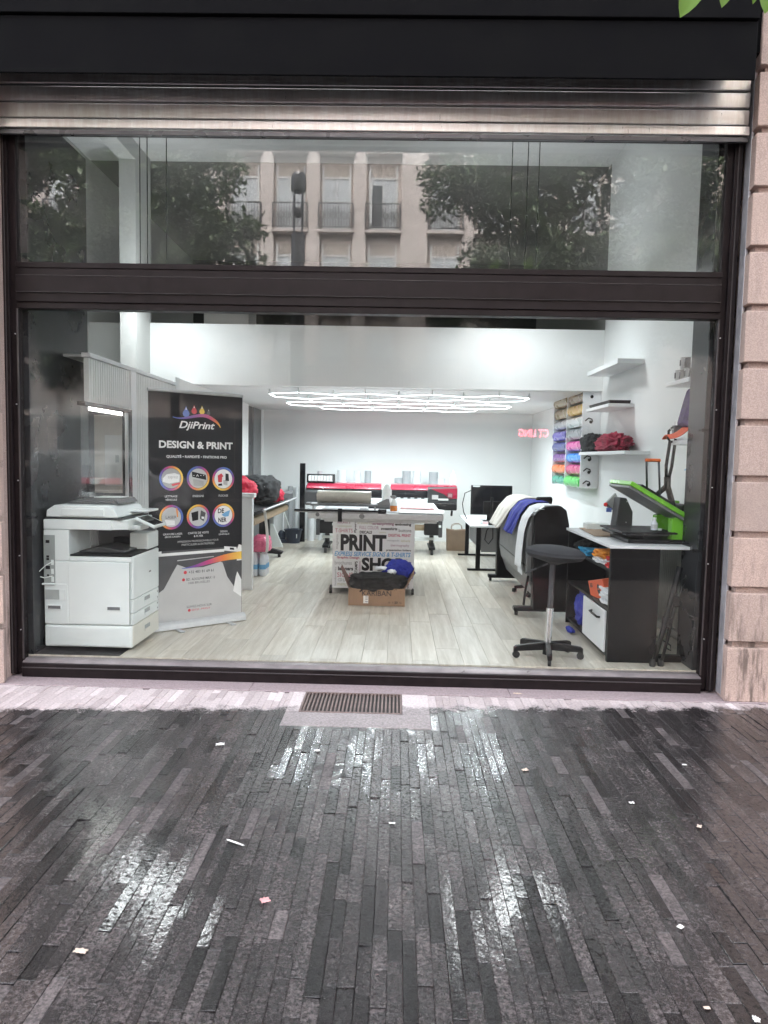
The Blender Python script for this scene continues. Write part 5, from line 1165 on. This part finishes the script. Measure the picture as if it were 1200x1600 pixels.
MB().tube([(2.136, .66, 1.49), (2.07, .68, 1.42), (2.0, .70, 1.38)], [.022, .020, .016], 10).build('link_arm', BP, hp, smooth='auto')
MB().tube([(2.14, .66, 1.49), (2.175, .68, 1.40), (2.215, .70, 1.31)], [.022, .024, .022], 10).build('link_arm', BP, hp, smooth='auto')
MB().tube([(2.195, .66, 1.935), (2.15, .66, 1.942), (2.128, .66, 1.92), (2.128, .66, 1.86), (2.145, .66, 1.836), (2.19, .66, 1.838)], .0105, 8).build('lever_grip', BP, hp, smooth=True)
bx('lever_clamp', MATS['steel_dark'], hp, 2.160, 2.225, .635, .685, 1.90, 1.965, .006)
MB().cyl((2.175, .66, 1.965), (2.175, .66, 1.995), .005).build('wing_bolt', MATS['aluminium'], hp); bx('wing_nut', MATS['aluminium'], hp, 2.135, 2.17, .65, .67, 1.93, 1.94, .002)
bx('clip', MATS['white_plastic'], hp, 2.255, 2.275, .50, .515, 1.285, 1.325, .003)
bx('hose', BP, hp, 2.24, 2.30, .60, .84, 1.285, 1.345, .01)
gb = thing('glass_bottle', 'small clear bottle with white label standing on the heat press plate', 'bottle', (2.02, .66, 1.139))
MB().lathe([(.018, 0), (.026, .004), (.026, .055), (.012, .075), (.012, .09), (.0, .09)], (2.03, .60, 1.139), 16).build('bottle', MATS['clear_pet'], gb, smooth='auto')
MB().lathe([(.0265, .015), (.0265, .048)], (2.03, .60, 1.139), 16).build('label_band', MATS['vinyl_grey'], gb)
MB().cyl((2.03, .60, 1.228), (2.03, .60, 1.241), .013).build('cap', MATS['white_plastic'], gb)
tag(MB().box(2.055, 2.085, .585, .625, 1.139, 1.155).build('eraser_block', MATS['white_plastic'], None, bevel=.003, origin=(2.07, .6, 1.139)), 'small white block right of the clear bottle', 'block')
mp_ = thing('cap_press', 'black upright cap press behind the green heat press', 'press', (1.98, 1.3, 1.043))
MB().prism([(1.90, 1.05), (2.05, 1.05), (2.05, 1.24), (1.99, 1.36), (1.935, 1.365)], 'y', 1.18, 1.34).build('housing', MATS['dark_grey'], mp_, bevel=.006)
bx('base', BP, mp_, 1.86, 2.20, 1.10, 1.42, 1.044, 1.07, .004)
MB().prism([(1.875, 1.31), (1.93, 1.24), (1.985, 1.33), (1.95, 1.395)], 'y', 1.36, 1.40).build('shield', MATS['vent_grey'], mp_, bevel=.003)
for z in (1.15, 1.33): MB().cyl((1.995, 1.178, z), (1.995, 1.182, z), .006, n=8).build('screw', MATS['aluminium'], mp_)
MB().tube([(1.92, 1.35, 1.25), (1.87, 1.36, 1.285)], .010, 8).build('red_knob_arm', MATS['steel_dark'], mp_); MB().lathe([(0, -.02), (.018, -.01), (.018, .01), (0, .02)], (1.865, 1.36, 1.29), 12).build('red_knob', MATS['cloth_scarlet'], mp_, smooth='auto')
bx('blue_tab', MATS['print_blue'], mp_, 1.87, 1.915, 1.34, 1.36, 1.225, 1.262, .003)
tag(MB().box(1.76, 1.97, 1.56, 1.70, 1.043, 1.10).build('storage_box', MATS['white_plastic'], None, bevel=.006, origin=(1.86, 1.62, 1.043)), 'low white box at the far end of the bench top', 'box')
# radiator and folded stand at the right
rd = thing('radiator', 'pale ribbed radiator on the right wall behind the workbench', 'radiator', (2.42, 1.3, .5))
prof = []
nr = 34
for i in range(nr):
    a_ = .62+1.45*i/nr; w_ = 1.45/nr
    prof += [(2.375, a_), (2.375, a_+w_*.45), (2.392, a_+w_*.6), (2.392, a_+w_*.85)]
prof += [(2.375, 2.07), (2.44, 2.07), (2.44, .62)]
MB().prism(prof, 'z', .27, 1.0).build('panel', MATS['radiator'], rd)
bx('top_grille', MATS['radiator'], rd, 2.372, 2.446, .61, 2.08, 1.001, 1.02, .004)
bx('bottom_edge', MATS['radiator'], rd, 2.380, 2.436, .61, 2.08, .25, .268, .004)
for y in (.8, 1.9): bx('bracket', MATS['radiator'], rd, 2.441, 2.469, y, y+.04, .3, .95, .002)
MB().tube([(2.41, 2.0, .25), (2.41, 2.0, .20), (2.44, 2.0, ZF)], .012, 8).build('pipe', MATS['radiator'], rd, smooth=True)
tpd = thing('tripod', 'folded black tripod stand leaning against the black column', 'tripod', (2.0, .33, ZF))
MB().tube([(1.955, .29, ZF+.01), (2.02, .285, .42), (2.115, .275, .90)], [.016, .019, .022], 10).build('leg', BP, tpd, smooth=True)
MB().tube([(2.02, .30, ZF+.01), (2.06, .295, .36), (2.10, .28, .70)], [.011, .013, .015], 10).build('leg', BP, tpd, smooth=True)
MB().tube([(1.99, .34, ZF+.05), (2.04, .33, .40), (2.10, .30, .72)], [.012, .013, .015], 10).build('leg', BP, tpd, smooth=True)
for p in ((1.953, .29, ZF), (2.018, .30, ZF)): MB().lathe([(.022, 0), (.026, .02), (.018, .055)], p, 10).build('rubber_foot', MATS['rubber'], tpd, smooth='auto')
bx('spider', BP, tpd, 2.01, 2.075, .27, .31, .44, .52, .01); bx('collar', BP, tpd, 2.075, 2.125, .26, .305, .60, .68, .008)
MB().tube([(1.99, .31, .36), (1.955, .33, .345), (1.965, .33, .30), (1.935, .33, .27), (1.945, .33, .225), (1.97, .33, .22)], .0055, 6).build('wire', BP, tpd, smooth=True)
MB().tube([(2.03, .30, .335), (2.085, .30, .30), (2.09, .30, .26), (2.04, .30, .285)], .006, 6).build('brace', BP, tpd, smooth=True)
# ------------------------------------------------------------------ right wall: vinyl rack, shelves
rk = thing('roll_rack', 'pale wall rack with three slotted plates holding coloured vinyl rolls', 'rack', (2.47, 4.6, 1.35))
for y in (3.80, 4.60, 5.40):
    pl_ = bx('rack_plate', MATS['white_mel'], rk, 2.25, 2.469, y-.012, y+.012, 1.345, 2.56, .003)
    for r in range(8):
        z = 1.41+r*.1535
        MB().cyl((2.355, y-.0135, z-.022), (2.355, y-.0125, z-.022), .020, n=14).build('slot', MATS['gloss_black'], pl_)
        if r in (0, 1, 2, 5): MB().tube([(2.285, y-.0140, z-.01), (2.325, y-.0140, z+.025), (2.365, y-.0140, z+.012), (2.375, y-.0140, z-.02)], .008, 6).build('slot_edge', BP, pl_)
rows = (('green', 'teal'), ('rose', 'orange'), ('azure', 'purple'), ('pink', 'darkblue'), ('steel', 'violet'), ('iceblue', 'silver'), ('gold', 'tan'), ('brown', 'tan'))
ordn = ('lowest', 'second lowest', 'third lowest', 'fourth lowest', 'fourth highest', 'third highest', 'second highest', 'topmost')
for r, cs in enumerate(rows):
    z = 1.41+r*.1535
    for c_, (y0, y1), wh in zip(cs, ((3.83, 4.575), (4.63, 5.375)), ('near', 'far')):
        rr_ = .060+.010*((r*7+len(c_)*3) % 4)/3; dx_ = .012*((r*5+len(c_)) % 3)
        prof = [(2.325+rr_*math.cos(R(a)), z+rr_*math.sin(R(a))) for a in range(0, 360, 20)]
        y0, y1 = y0-rnd.random()*.02, y1+rnd.random()*.018; prof = [(p_[0]-.035*rnd.random()*0-dx_, p_[1]) for p_ in prof]
        mb = MB().prism(prof, 'y', y0, y1)
        if (r+len(c_)) % 3 == 0: mb.prism([(2.262, z+.005), (2.268, z+.005), (2.285, z-.066), (2.279, z-.066)], 'y', y0+.01, y1-.01)
        tag(mb.build('vinyl_roll', MATS['vinyl_'+c_], None, smooth='auto', origin=(2.325, (y0+y1)/2, z)), f"{c_.replace('darkblue','dark blue').replace('iceblue','ice blue').replace('steel','steel grey')} vinyl roll, {ordn[r]} in the {wh} column of the wall rack", 'roll', 'coloured vinyl rolls in the wall rack')
def shelf(label, x0, y0, y1, z, th=.035): tag(MB().box(x0, 2.4695, y0, y1, z-th, z).build('wall_shelf', MATS['white_mel'], None, bevel=.003, origin=(2.47, (y0+y1)/2, z)), label, 'shelf', 'shelves on the right wall')
shelf('empty white shelf highest on the right wall, seen from below', 2.20, 2.30, 3.45, 2.715, .05)
shelf('white shelf with a black tray beside the top of the vinyl rack', 2.20, 2.55, 3.45, 2.285)
shelf('white shelf carrying black and dark red garments next to the vinyl rack', 2.22, 2.02, 3.78, 1.785)
shelf('white shelf carrying mugs near the black column', 2.20, .50, .97, 2.325)
shelf('white shelf carrying the orange cap near the black column', 2.16, .50, .70, 1.845)
tag(MB().prism([(2.23, 2.287), (2.44, 2.287), (2.45, 2.325), (2.22, 2.325)], 'y', 2.6, 3.4).build('tray', MATS['black_plastic'], None, bevel=.006, origin=(2.33, 3.0, 2.287)), 'flat black tray on the white shelf by the vinyl rack', 'tray')
tag(lump('garment', MATS['cloth_black'], None, (2.33, 3.62, 1.885), (.10, .32, .115), seed=51, amp=.2, freq=2.6, zmin=1.787, origin=(2.33, 3.62, 1.787), fold=.3, e=.7), 'black folded garments on the shelf left of the dark red ones', 'garment')
tag(lump('garment', MATS['cloth_darkred'], None, (2.33, 2.80, 1.875), (.10, .50, .095), seed=57, amp=.34, freq=4, zmin=1.787, origin=(2.33, 2.8, 1.787), fold=.7, e=.8), 'dark red crumpled garments on the shelf right of the black ones', 'garment')
def mug(x, y, z, lab):
    t = thing('mug', lab, 'mug', (x, y, z), 'mugs on the shelf near the column')
    MB().lathe([(.036, 0), (.039, .004), (.039, .09), (.035, .09), (.034, .01), (.0, .008)], (x, y, z), 22).build('cup', MATS['mug_white'], t, smooth='auto')
    MB().tube([(x-.02, y-.036, z+.07), (x-.026, y-.062, z+.066), (x-.028, y-.066, z+.045), (x-.026, y-.058, z+.024), (x-.02, y-.036, z+.02)], .006, 8).build('handle', MATS['grey_plastic'], t, smooth=True)
    bx('motif', MATS['print_dgrey'], t, x-.041, x-.0385, y-.012, y+.012, z+.025, z+.07, 0)
mug(2.265, .84, 2.326, 'grey-white mug at the left end of the mug shelf'); mug(2.285, .70, 2.326, 'grey-white mug at the right on the mug shelf'); mug(2.275, .77, 2.418, 'grey-white mug stacked on top of the two others')
cp_ = thing('cap', 'orange peaked cap with a dark purple crown on the shelf by the column', 'cap', (2.28, .6, 1.86))
MB().grid(lambda u, v: (2.09+.19*v, .53+.16*u, 1.856+.03*math.sin(math.pi*u)+.13*v**2.0), 14, 10).build('brim', MATS['cap_orange'], cp_, smooth=True, solid=.008)
MB().prism([(2.185, 1.96), (2.235, 2.17), (2.26, 2.26), (2.36, 2.24), (2.40, 1.96), (2.30, 1.92)], 'y', .53, .69).build('crown', MATS['cap_purple'], cp_, bevel=.03)
tag(MB().box(2.19, 2.30, .52, .66, 1.846, 1.862).build('cap_box', MATS['vinyl_white'], None, bevel=.003, origin=(2.24, .6, 1.846)), 'flat white box under the orange cap', 'box')
tag(MB().prism([(2.235, 1.615), (2.34, 1.60), (2.34, 1.66), (2.28, 1.65)], 'y', .52, .60).build('blue_visor', MATS['print_lblue'], None, bevel=.004, origin=(2.29, .56, 1.6)), 'pale blue visor poking out beside the black column', 'visor')
# ------------------------------------------------------------------ litter on the pavement
def scrap(x, y, w, l, rot, m_, lab, seed, cat='litter', nm='litter'):
    ca, sa = math.cos(R(rot)), math.sin(R(rot)); w, l = w*.62, l*.62
    def fn(u, v):
        k = noise.noise(Vector((u*3, v*3, seed)))
        a, b = (u-.5)*w*(1+.5*noise.noise(Vector((v*3, seed, 0)))), (v-.5)*l*(1+.4*noise.noise(Vector((u*3, 0, seed))))
        return (x+a*ca-b*sa, y+a*sa+b*ca, .006+.35*min(w, l)*abs(k))
    tag(MB().grid(fn, 6, 6).build(nm, MATS[m_], None, smooth=True, solid=.0012, origin=(x, y, .004)), lab, cat, 'scraps on the pavement')
for a in ((-.983, -1.05, .07, .045, 10, 'paper_white', 'crumpled white paper scrap on the wet stones left of the drain', 1), (-.66, -2.08, .14, .018, -28, 'paper_white', 'thin white plastic strip with a knot, left of the middle of the pavement', 2),
    (-.46, -2.47, .055, .045, 30, 'paper_pink', 'crumpled pink and white wrapper on the pavement', 3), (-1.02, -2.77, .07, .035, -8, 'paper_tan', 'torn cream paper scrap near the front at left', 4),
    (.89, -.02, .09, .03, -3, 'paper_tan', 'flat tan paper scrap on the threshold under the window', 5), (.01, -1.88, .045, .02, -4, 'paper_white', 'small flat white scrap in the middle of the pavement', 6),
    (-.42, -1.10, .05, .03, 12, 'paper_white', 'white scrap just below the drain slab', 7), (1.05, -2.55, .035, .03, 40, 'paper_white', 'square white scrap at right beside a dark stone', 8),
    (1.11, -2.97, .035, .03, 80, 'paper_white', 'pointed white scrap nearest the camera at right', 9), (1.18, -1.62, .04, .03, 0, 'paper_white', 'cluster of white specks on dark stones at right', 10),
    (1.62, -1.16, .04, .02, 0, 'paper_white', 'small white scrap below the granite pilaster', 11), (.72, -1.28, .05, .04, 20, 'paper_tan', 'pale yellowish flattened blob right of the drain', 12), (1.42, -1.83, .04, .03, 60, 'paper_tan', 'round tan scrap between long stones at right', 13), (2.1, -1.4, .035, .02, 0, 'paper_white', 'white speck far right on the pavement', 14), (.98, -2.93, .03, .018, 0, 'paper_tan', 'pale oval pebble of gum near the front right', 15)):
    scrap(*a)

# ------------------------------------------------------------------ trees
def leaves(mb, c, r, n, size, seed, hang=.0):
    rd = random.Random(seed)
    for _ in range(n):
        d = Vector((rd.gauss(0, 1), rd.gauss(0, 1), rd.gauss(0, 1))).normalized()*(rd.random()**.45)
        p = Vector((c[0]+d.x*r[0], c[1]+d.y*r[1], c[2]+d.z*r[2]))
        ax = Vector((rd.gauss(0, 1), rd.gauss(0, 1), rd.gauss(0, .5)-hang)).normalized(); sd_ = ax.cross(Vector((rd.gauss(0, .4), rd.gauss(0, .4), 1))).normalized()
        nn = ax.cross(sd_); s = size*rd.uniform(.7, 1.25)
        mb.add([p, p+ax*s*.5+sd_*s*.27+nn*s*.06, p+ax*s, p+ax*s*.5-sd_*s*.27+nn*s*.06], [(0, 1, 2), (0, 2, 3)])
def tree(name, lab, base, h, clusters, n, size, seed, mleaf='leaf_dark', r0=.16, group=None):
    t = thing(name, lab, 'tree', base, group); rd = random.Random(seed)
    top = Vector((base[0], base[1], base[2]+h))
    tr_ = MB().tube([base, (base[0]+.05, base[1], base[2]+h*.4), (base[0]-.05, base[1]+.05, base[2]+h*.75), top], [r0, r0*.8, r0*.55, r0*.2], 10)
    for c, r in clusters:
        z0 = base[2]+h*rd.uniform(.35, .7)
        tr_.tube([(base[0], base[1], z0), ((base[0]+c[0])/2, (base[1]+c[1])/2, (z0+c[2])/2+.3), c], [r0*.4, r0*.25, r0*.08], 6)
    tr_.build('trunk', MATS['bark'], t, smooth=True)
    mb = MB(); tot = sum(r[0]*r[1]*r[2] for c, r in clusters)
    for i, (c, r) in enumerate(clusters):
        m_ = int(n*r[0]*r[1]*r[2]/tot)
        rr = random.Random(seed*31+i)
        for k in range(max(3, int(m_/90))):
            d = Vector((rr.gauss(0, 1), rr.gauss(0, 1), rr.gauss(0, 1))).normalized()*(rr.random()**.4)
            cc = (c[0]+d.x*r[0]*.85, c[1]+d.y*r[1]*.85, c[2]+d.z*r[2]*.85)
            leaves(mb, cc, (.55, .55, .38), 90, size, seed*100+i*17+k, .5)
    mb.build('crown', MATS[mleaf], t)
G = 'plane trees along the far side of the road'
tree('street_tree', 'full dark green tree across the road, left one in the reflection', (-6.6, -15.6, -.1), 9.6, [((-9.4, -15.3, 6.0), (2.2, 1.5, 3.0)), ((-7.4, -15.0, 8.4), (2.4, 1.6, 2.2)), ((-6.2, -14.8, 6.0), (2.0, 1.4, 2.4)), ((-4.9, -14.6, 7.3), (1.2, 1.0, 1.6)), ((-3.6, -14.4, 5.9), (.9, .9, 1.0)), ((-11.2, -15, 8), (1.6, 1.4, 2.4)), ((-8.6, -15, 10.2), (2.6, 1.4, 1.3)), ((-5.6, -14.6, 9.4), (1.5, 1.0, 1.2)), ((-11.0, -15, 10.4), (1.8, 1.3, 1.4))], 58000, .20, 5, group=G)
tree('street_tree', 'dense dark tree across the road, right one in the reflection', (4.6, -15.6, -.1), 9.8, [((4.2, -15.0, 6.4), (2.2, 1.5, 2.8)), ((2.7, -14.6, 6.6), (1.3, 1.1, 1.4)), ((.95, -14.3, 5.9), (.85, .8, .85)), ((1.6, -14.2, 9.0), (1.3, 1.0, .8)), ((2.6, -14.5, 8.6), (1.1, 1.0, .9)), ((6.4, -15.2, 6.6), (2.1, 1.4, 2.6)), ((3.6, -15, 9.4), (1.9, 1.3, 1.3)), ((8.8, -15.4, 7.0), (2.2, 1.4, 2.8)), ((7.0, -15.0, 9.6), (2.2, 1.4, 1.8)), ((10.4, -15.2, 8.6), (1.8, 1.4, 2.2)), ((5.2, -14.8, 10.6), (1.8, 1.2, 1.0))], 60000, .21, 9, group=G)
tree('street_tree', 'dark tree beyond the right end of the reflection across the road', (12.5, -15.6, -.1), 9.4, [((12.5, -15.5, 7.3), (2.8, 1.8, 2.8)), ((10.6, -15.2, 6.6), (1.7, 1.3, 2.2))], 16000, .24, 12, group=G)
tree('street_tree', 'dark tree beyond the left end of the reflection across the road', (-14.5, -15.6, -.1), 9.4, [((-14.0, -15.5, 7.3), (2.6, 1.8, 2.8))], 10000, .24, 15, group=G)
# the tree on this pavement whose leaf tips hang into the picture
nt_ = thing('street_tree', 'young tree on this pavement with bright green leaves hanging in at the top right', 'tree', (5.0, -3.2, 0), 'trees on this pavement')
MB().tube([(5.0, -3.2, 0), (4.95, -3.2, 2.2), (5.0, -3.15, 4.2), (4.95, -3.1, 6.2)], [.12, .10, .07, .03], 10).build('trunk', MATS['bark'], nt_, smooth=True)
MB().tube([(5.0, -3.15, 4.6), (3.6, -2.7, 5.9), (2.2, -2.3, 5.9), (1.5, -2.2, 5.4), (1.25, -2.2, 4.6), (1.19, -2.2, 3.62)], [.04, .028, .018, .01, .006, .003], 8).build('limb', MATS['bark'], nt_, smooth=True)
lb = MB()
for c, r, n in (((4.9, -3.0, 6.4), (1.3, 1.2, 1.3), 900), ((3.4, -2.6, 6.3), (.9, .6, .5), 260), ((2.2, -2.3, 6.0), (.6, .5, .3), 120)): leaves(lb, c, r, n, .14, n, .6)
lb.build('crown', MATS['leaf_bright'], nt_)
def leaf(base, tip, w, curl=.12):
    b, t = Vector(base), Vector(tip); ax = t-b; L = ax.length; ax.normalize(); s = ax.cross(Vector((0, -1, .15))).normalized(); nn = s.cross(ax)
    prof = [0, .5, .85, 1, .97, .80, .48, .0]; mb = MB(); k = len(prof)
    vs = []
    for i, p in enumerate(prof):
        q = b+ax*L*i/(k-1)+nn*curl*L*math.sin(math.pi*i/(k-1))*.5
        for j in (-1, -.5, 0, .5, 1): vs.append(q+s*w*.5*p*j+nn*abs(j)*w*.12*p)
    fs = [(i*5+j, i*5+j+1, (i+1)*5+j+1, (i+1)*5+j) for i in range(k-1) for j in range(4)]
    mb.add(vs, fs); mb.tube([b-ax*.05, b], .002, 5)
    mb.build('leaf', MATS['leaf_bright'], nt_, smooth=True)
leaf((1.085, -2.2, 3.47), (1.012, -2.22, 3.308), .085); leaf((1.19, -2.2, 3.46), (1.163, -2.22, 3.345), .055); leaf((1.345, -2.2, 3.47), (1.322, -2.22, 3.325), .085); leaf((1.31, -2.18, 3.46), (1.285, -2.2, 3.37), .03)
leaf((1.0, -2.25, 3.75), (.93, -2.27, 3.58), .09); leaf((1.35, -2.3, 3.8), (1.30, -2.35, 3.6), .09)
MB().tube([(1.19, -2.2, 3.63), (1.12, -2.2, 3.52), (1.085, -2.2, 3.47)], .003, 6).tube([(1.19, -2.2, 3.62), (1.19, -2.2, 3.46)], .003, 6).tube([(1.20, -2.2, 3.64), (1.29, -2.2, 3.52), (1.345, -2.2, 3.47)], .003, 6).build('twig', MATS['bark'], nt_)

# ------------------------------------------------------------------ across the boulevard (seen in the glass)
ob = thing('apartment_house', 'pink stone apartment house across the road, seen reflected in the upper glass', 'building', (0, -26.5, 0))
FY = -26.0
wc = [-14.75, -12.77, -10.79, -8.8, -6.82, -4.83, -2.85, -.84, 1.85, 3.84, 5.82, 7.8, 9.8]
bx('wall', MATS['facade_pink'], ob, -26, 26, FY-.8, FY-.25, -.1, 21.5, .02)
bx('roof_cornice', MATS['facade_pale'], ob, -26.2, 26.2, FY-.8, FY+.35, 21.5, 22.0, .03)
edges_ = sorted(set([round((a+b)/2, 2) for a, b in zip(wc, wc[1:])]+[-15.75, 10.8]))
for x in edges_:
    w_ = .29 if abs(x-.5) > .2 else .58
    bx('pier', MATS['facade_pale'], ob, x-w_, x+w_, FY-.249, FY+.02, 4.4, 21.5, .02)
FL = ((4.86, 2.75), (8.12, 2.65), (11.39, 2.55), (14.66, 2.5), (17.9, 2.3))
win0 = None; rail0 = None
for x in wc:
    for k, (zs, hh) in enumerate(FL):
        if win0 is None:
            w = MB().box(x-.62, x-.54, FY-.249, FY-.18, zs, zs+hh).box(x+.54, x+.62, FY-.249, FY-.18, zs, zs+hh).box(x-.54, x+.54, FY-.249, FY-.18, zs+hh-.55, zs+hh-.45).box(x-.035, x+.035, FY-.249, FY-.17, zs, zs+hh-.55).box(x-.54, x+.54, FY-.249, FY-.18, zs, zs+.25)
            win0 = w.build('window', MATS['window_white'], ob, bevel=.01)
            pn = MB().box(x-.54, x-.035, FY-.249, FY-.22, zs+.25, zs+hh-.55).box(x+.035, x+.54, FY-.249, FY-.22, zs+.25, zs+hh-.55).build('pane', MATS['curtain'], win0)
            sb_ = MB().box(x-.54, x+.54, FY-.249, FY-.19, zs+hh-.45, zs+hh).build('shutter_box', MATS['facade_ground'], win0)
            ref = (x, zs)
            rl = MB().box(x-.75, x+.75, FY+.10, FY+.14, zs+1.08, zs+1.13).box(x-.75, x+.75, FY+.10, FY+.13, zs+.10, zs+.14)
            for j in range(13):
                xx = x-.72+j*.12; rl.box(xx-.012, xx+.012, FY+.11, FY+.13, zs+.1, zs+1.1)
            for j in range(6):
                xx = x-.60+j*.24; rl.tube([(xx+.09*math.cos(R(a)), FY+.12, zs+.6+.16*math.sin(R(a))) for a in range(0, 360, 40)], .014, 5, closed=True)
            for xx in (x-.75, x+.75): rl.box(xx-.015, xx+.015, FY-.2, FY+.13, zs+.1, zs+1.12)
            rl.build('balcony_rail', MATS['iron'], win0)
            MB().box(x-.80, x+.80, FY-.249, FY+.18, zs-.12, zs).build('balcony_slab', MATS['facade_pale'], win0, bevel=.02)
        else:
            c_ = copy_tree(win0, ob); c_.location = (x-ref[0], 0, zs-ref[1])
# one leaf of the right-hand window stands open
ow = bx('open_casement', MATS['window_white'], ob, -1.36, -1.30, FY-.17, FY+.30, 11.6, 13.4, .01); bx('pane', MATS['dark_glass'], ow, -1.298, -1.29, FY-.12, FY+.26, 11.75, 13.3, 0)
bx('dark_room', MATS['dark_glass'], ob, -1.37, -.89, FY-.215, FY-.20, 11.66, 13.36, 0)
# stone balustrade of the first floor
bl = MB().box(-9.5, 3.0, FY+.02, FY+.42, 4.4, 4.75).build('balcony', MATS['facade_pale'], ob, bevel=.02)
MB().box(-9.5, 3.0, FY+.25, FY+.42, 5.55, 5.68).build('handrail', MATS['facade_pale'], bl, bevel=.01)
bm_ = MB()
for k in range(78): bm_.lathe([(.035, 4.76), (.06, 4.95), (.03, 5.2), (.05, 5.54)], (-9.42+k*.16, FY+.33, 0), 8)
bm_.build('balusters', MATS['facade_pale'], bl, smooth=True)
# ground floor: grooved piers and dark shop fronts
for x in (-19, -15.6, 12.4, 16):
    pz = bx('ground_pier', MATS['facade_ground'], ob, x-.55, x+.55, FY-.249, FY+.08, -.1, 4.38, .01)
    for k in range(8): MB().box(x-.60, x+.60, FY-.24, FY+.14, .05+k*.54, .54+k*.54).build('stone_block', MATS['facade_pale'], pz, bevel=.02)
for a_, b_ in zip((-14.9, -11.0, -7.2, -3.4, .4, 4.2, 8.0), (-11.05, -7.25, -3.45, .35, 4.15, 7.95, 11.7)):
    sw = bx('shop_front', MATS['dark_panel'], ob, a_, b_, FY-.249, FY-.20, .0, 3.3, .01); bx('pane', MATS['dark_glass'], sw, a_+.15, b_-.15, FY-.199, FY-.18, .5, 2.9, 0)
ns = thing('neon_sign', 'small red neon sign across the road reading CT LING', 'neon sign', (5.9, -25.7, 2.9))
bx('back_plate', MATS['black_plastic'], ns, 5.15, 6.65, FY+.06, FY+.09, 2.66, 3.14, .01)
Mn = Matrix.Translation((5.9, FY+.095, 2.9)) @ Matrix(((-1, 0, 0, 0), (0, 0, 1, 0), (0, 1, 0, 0), (0, 0, 0, 1)))
text('CT LING', MATS['neon'], ns, Mn, -.65, -.17, .65, .17, bold=.03, depth=.01)

# parked van
vn = thing('van', 'white panel van parked across the road, reflected behind the photocopier', 'van', (-7.8, -14.6, -.125))
vx0, vx1 = -9.95, -5.55
side = [(vx0, .30), (vx0+.02, 1.55), (vx0+.12, 1.78), (vx0+.35, 1.84), (vx0+2.5, 1.86), (vx0+2.85, 1.80), (vx0+3.45, 1.18), (vx0+4.2, 1.0), (vx0+4.38, .8), (vx0+4.4, .32)]
MB().prism([(x, z-.125) for x, z in side], 'y', -15.4, -13.7).build('body', MATS['van_white'], vn, bevel=.07, seg=3)
bx('side_window', MATS['dark_glass'], vn, vx0+2.25, vx0+2.85, -13.699, -13.68, .98, 1.55, .03)
MB().prism([(vx0+2.88, .98), (vx0+3.40, .98), (vx0+2.90, 1.52)], 'y', -13.699, -13.68).build('side_window', MATS['dark_glass'], vn, bevel=.01)
MB().prism([(vx0+2.95, 1.66), (vx0+3.45, 1.14), (vx0+3.47, 1.17), (vx0+2.97, 1.69)], 'y', -15.25, -13.85).build('windscreen', MATS['dark_glass'], vn)
bx('panel_groove', MATS['grey_plastic'], vn, vx0+.30, vx0+1.9, -13.699, -13.69, .82, .86, .003)
bx('bumper', MATS['dark_grey'], vn, vx0+4.25, vx0+4.5, -15.3, -13.8, .18, .55, .04); bx('headlight', MATS['mug_white'], vn, vx0+4.0, vx0+4.3, -13.72, -13.685, .68, .84, .02)
for x in (vx0+.75, vx0+3.6):
    for y in (-13.76, -15.34):
        w = MB().cyl((x, y-.09, .195), (x, y+.09, .195), .32, n=28).build('wheel', MATS['rubber'], vn, bevel=.03); MB().cyl((x, y-.095, .195), (x, y+.095, .195), .19, n=20).build('rim', MATS['aluminium'], w)
# planter with clipped shrub, lamp column
sp_ = thing('planted_pot', 'dark clipped round shrub in a square planter by the kerb', 'planter', (-5.35, -5.6, 0))
MB().prism([(-5.60, .0), (-5.10, .0), (-5.06, .55), (-5.64, .55)], 'y', -5.88, -5.32).build('planter', MATS['terracotta'], sp_, bevel=.01)
sm = MB(); leaves(sm, (-5.35, -5.6, 1.08), (.36, .36, .58), 2600, .07, 77); sm.build('shrub', MATS['leaf_dark'], sp_); MB().cyl((-5.35, -5.6, .5), (-5.35, -5.6, 1.2), .03).build('stem', MATS['bark'], sp_)
lc = thing('lamp_column', 'dark cylindrical street lamp column with an open lantern top', 'lamp post', (-2.0, -8.7, -.125))
MB().lathe([(.16, 0), (.16, .1), (.13, .15), (.13, 5.95), (.14, 6.0), (.14, 6.05), (.0, 6.05)], (-2.0, -8.7, -.125), 20).build('column', MATS['steel_dark'], lc, smooth='auto')
for k in range(4):
    a = R(45+90*k); MB().cyl((-2.0+.11*math.cos(a), -8.7+.11*math.sin(a), 5.9), (-2.0+.11*math.cos(a), -8.7+.11*math.sin(a), 6.75), .012, n=6).build('strut', MATS['steel_dark'], lc)
MB().lathe([(.04, 6.25), (.10, 6.3), (.10, 6.4), (.04, 6.42)], (-2.0, -8.7, 0), 16).build('reflector', MATS['steel_dark'], lc, smooth='auto')
MB().lathe([(.12, 6.72), (.145, 6.76), (.145, 7.0), (.11, 7.07), (.0, 7.08)], (-2.0, -8.7, 0), 20).build('hood', MATS['steel_dark'], lc, smooth='auto')
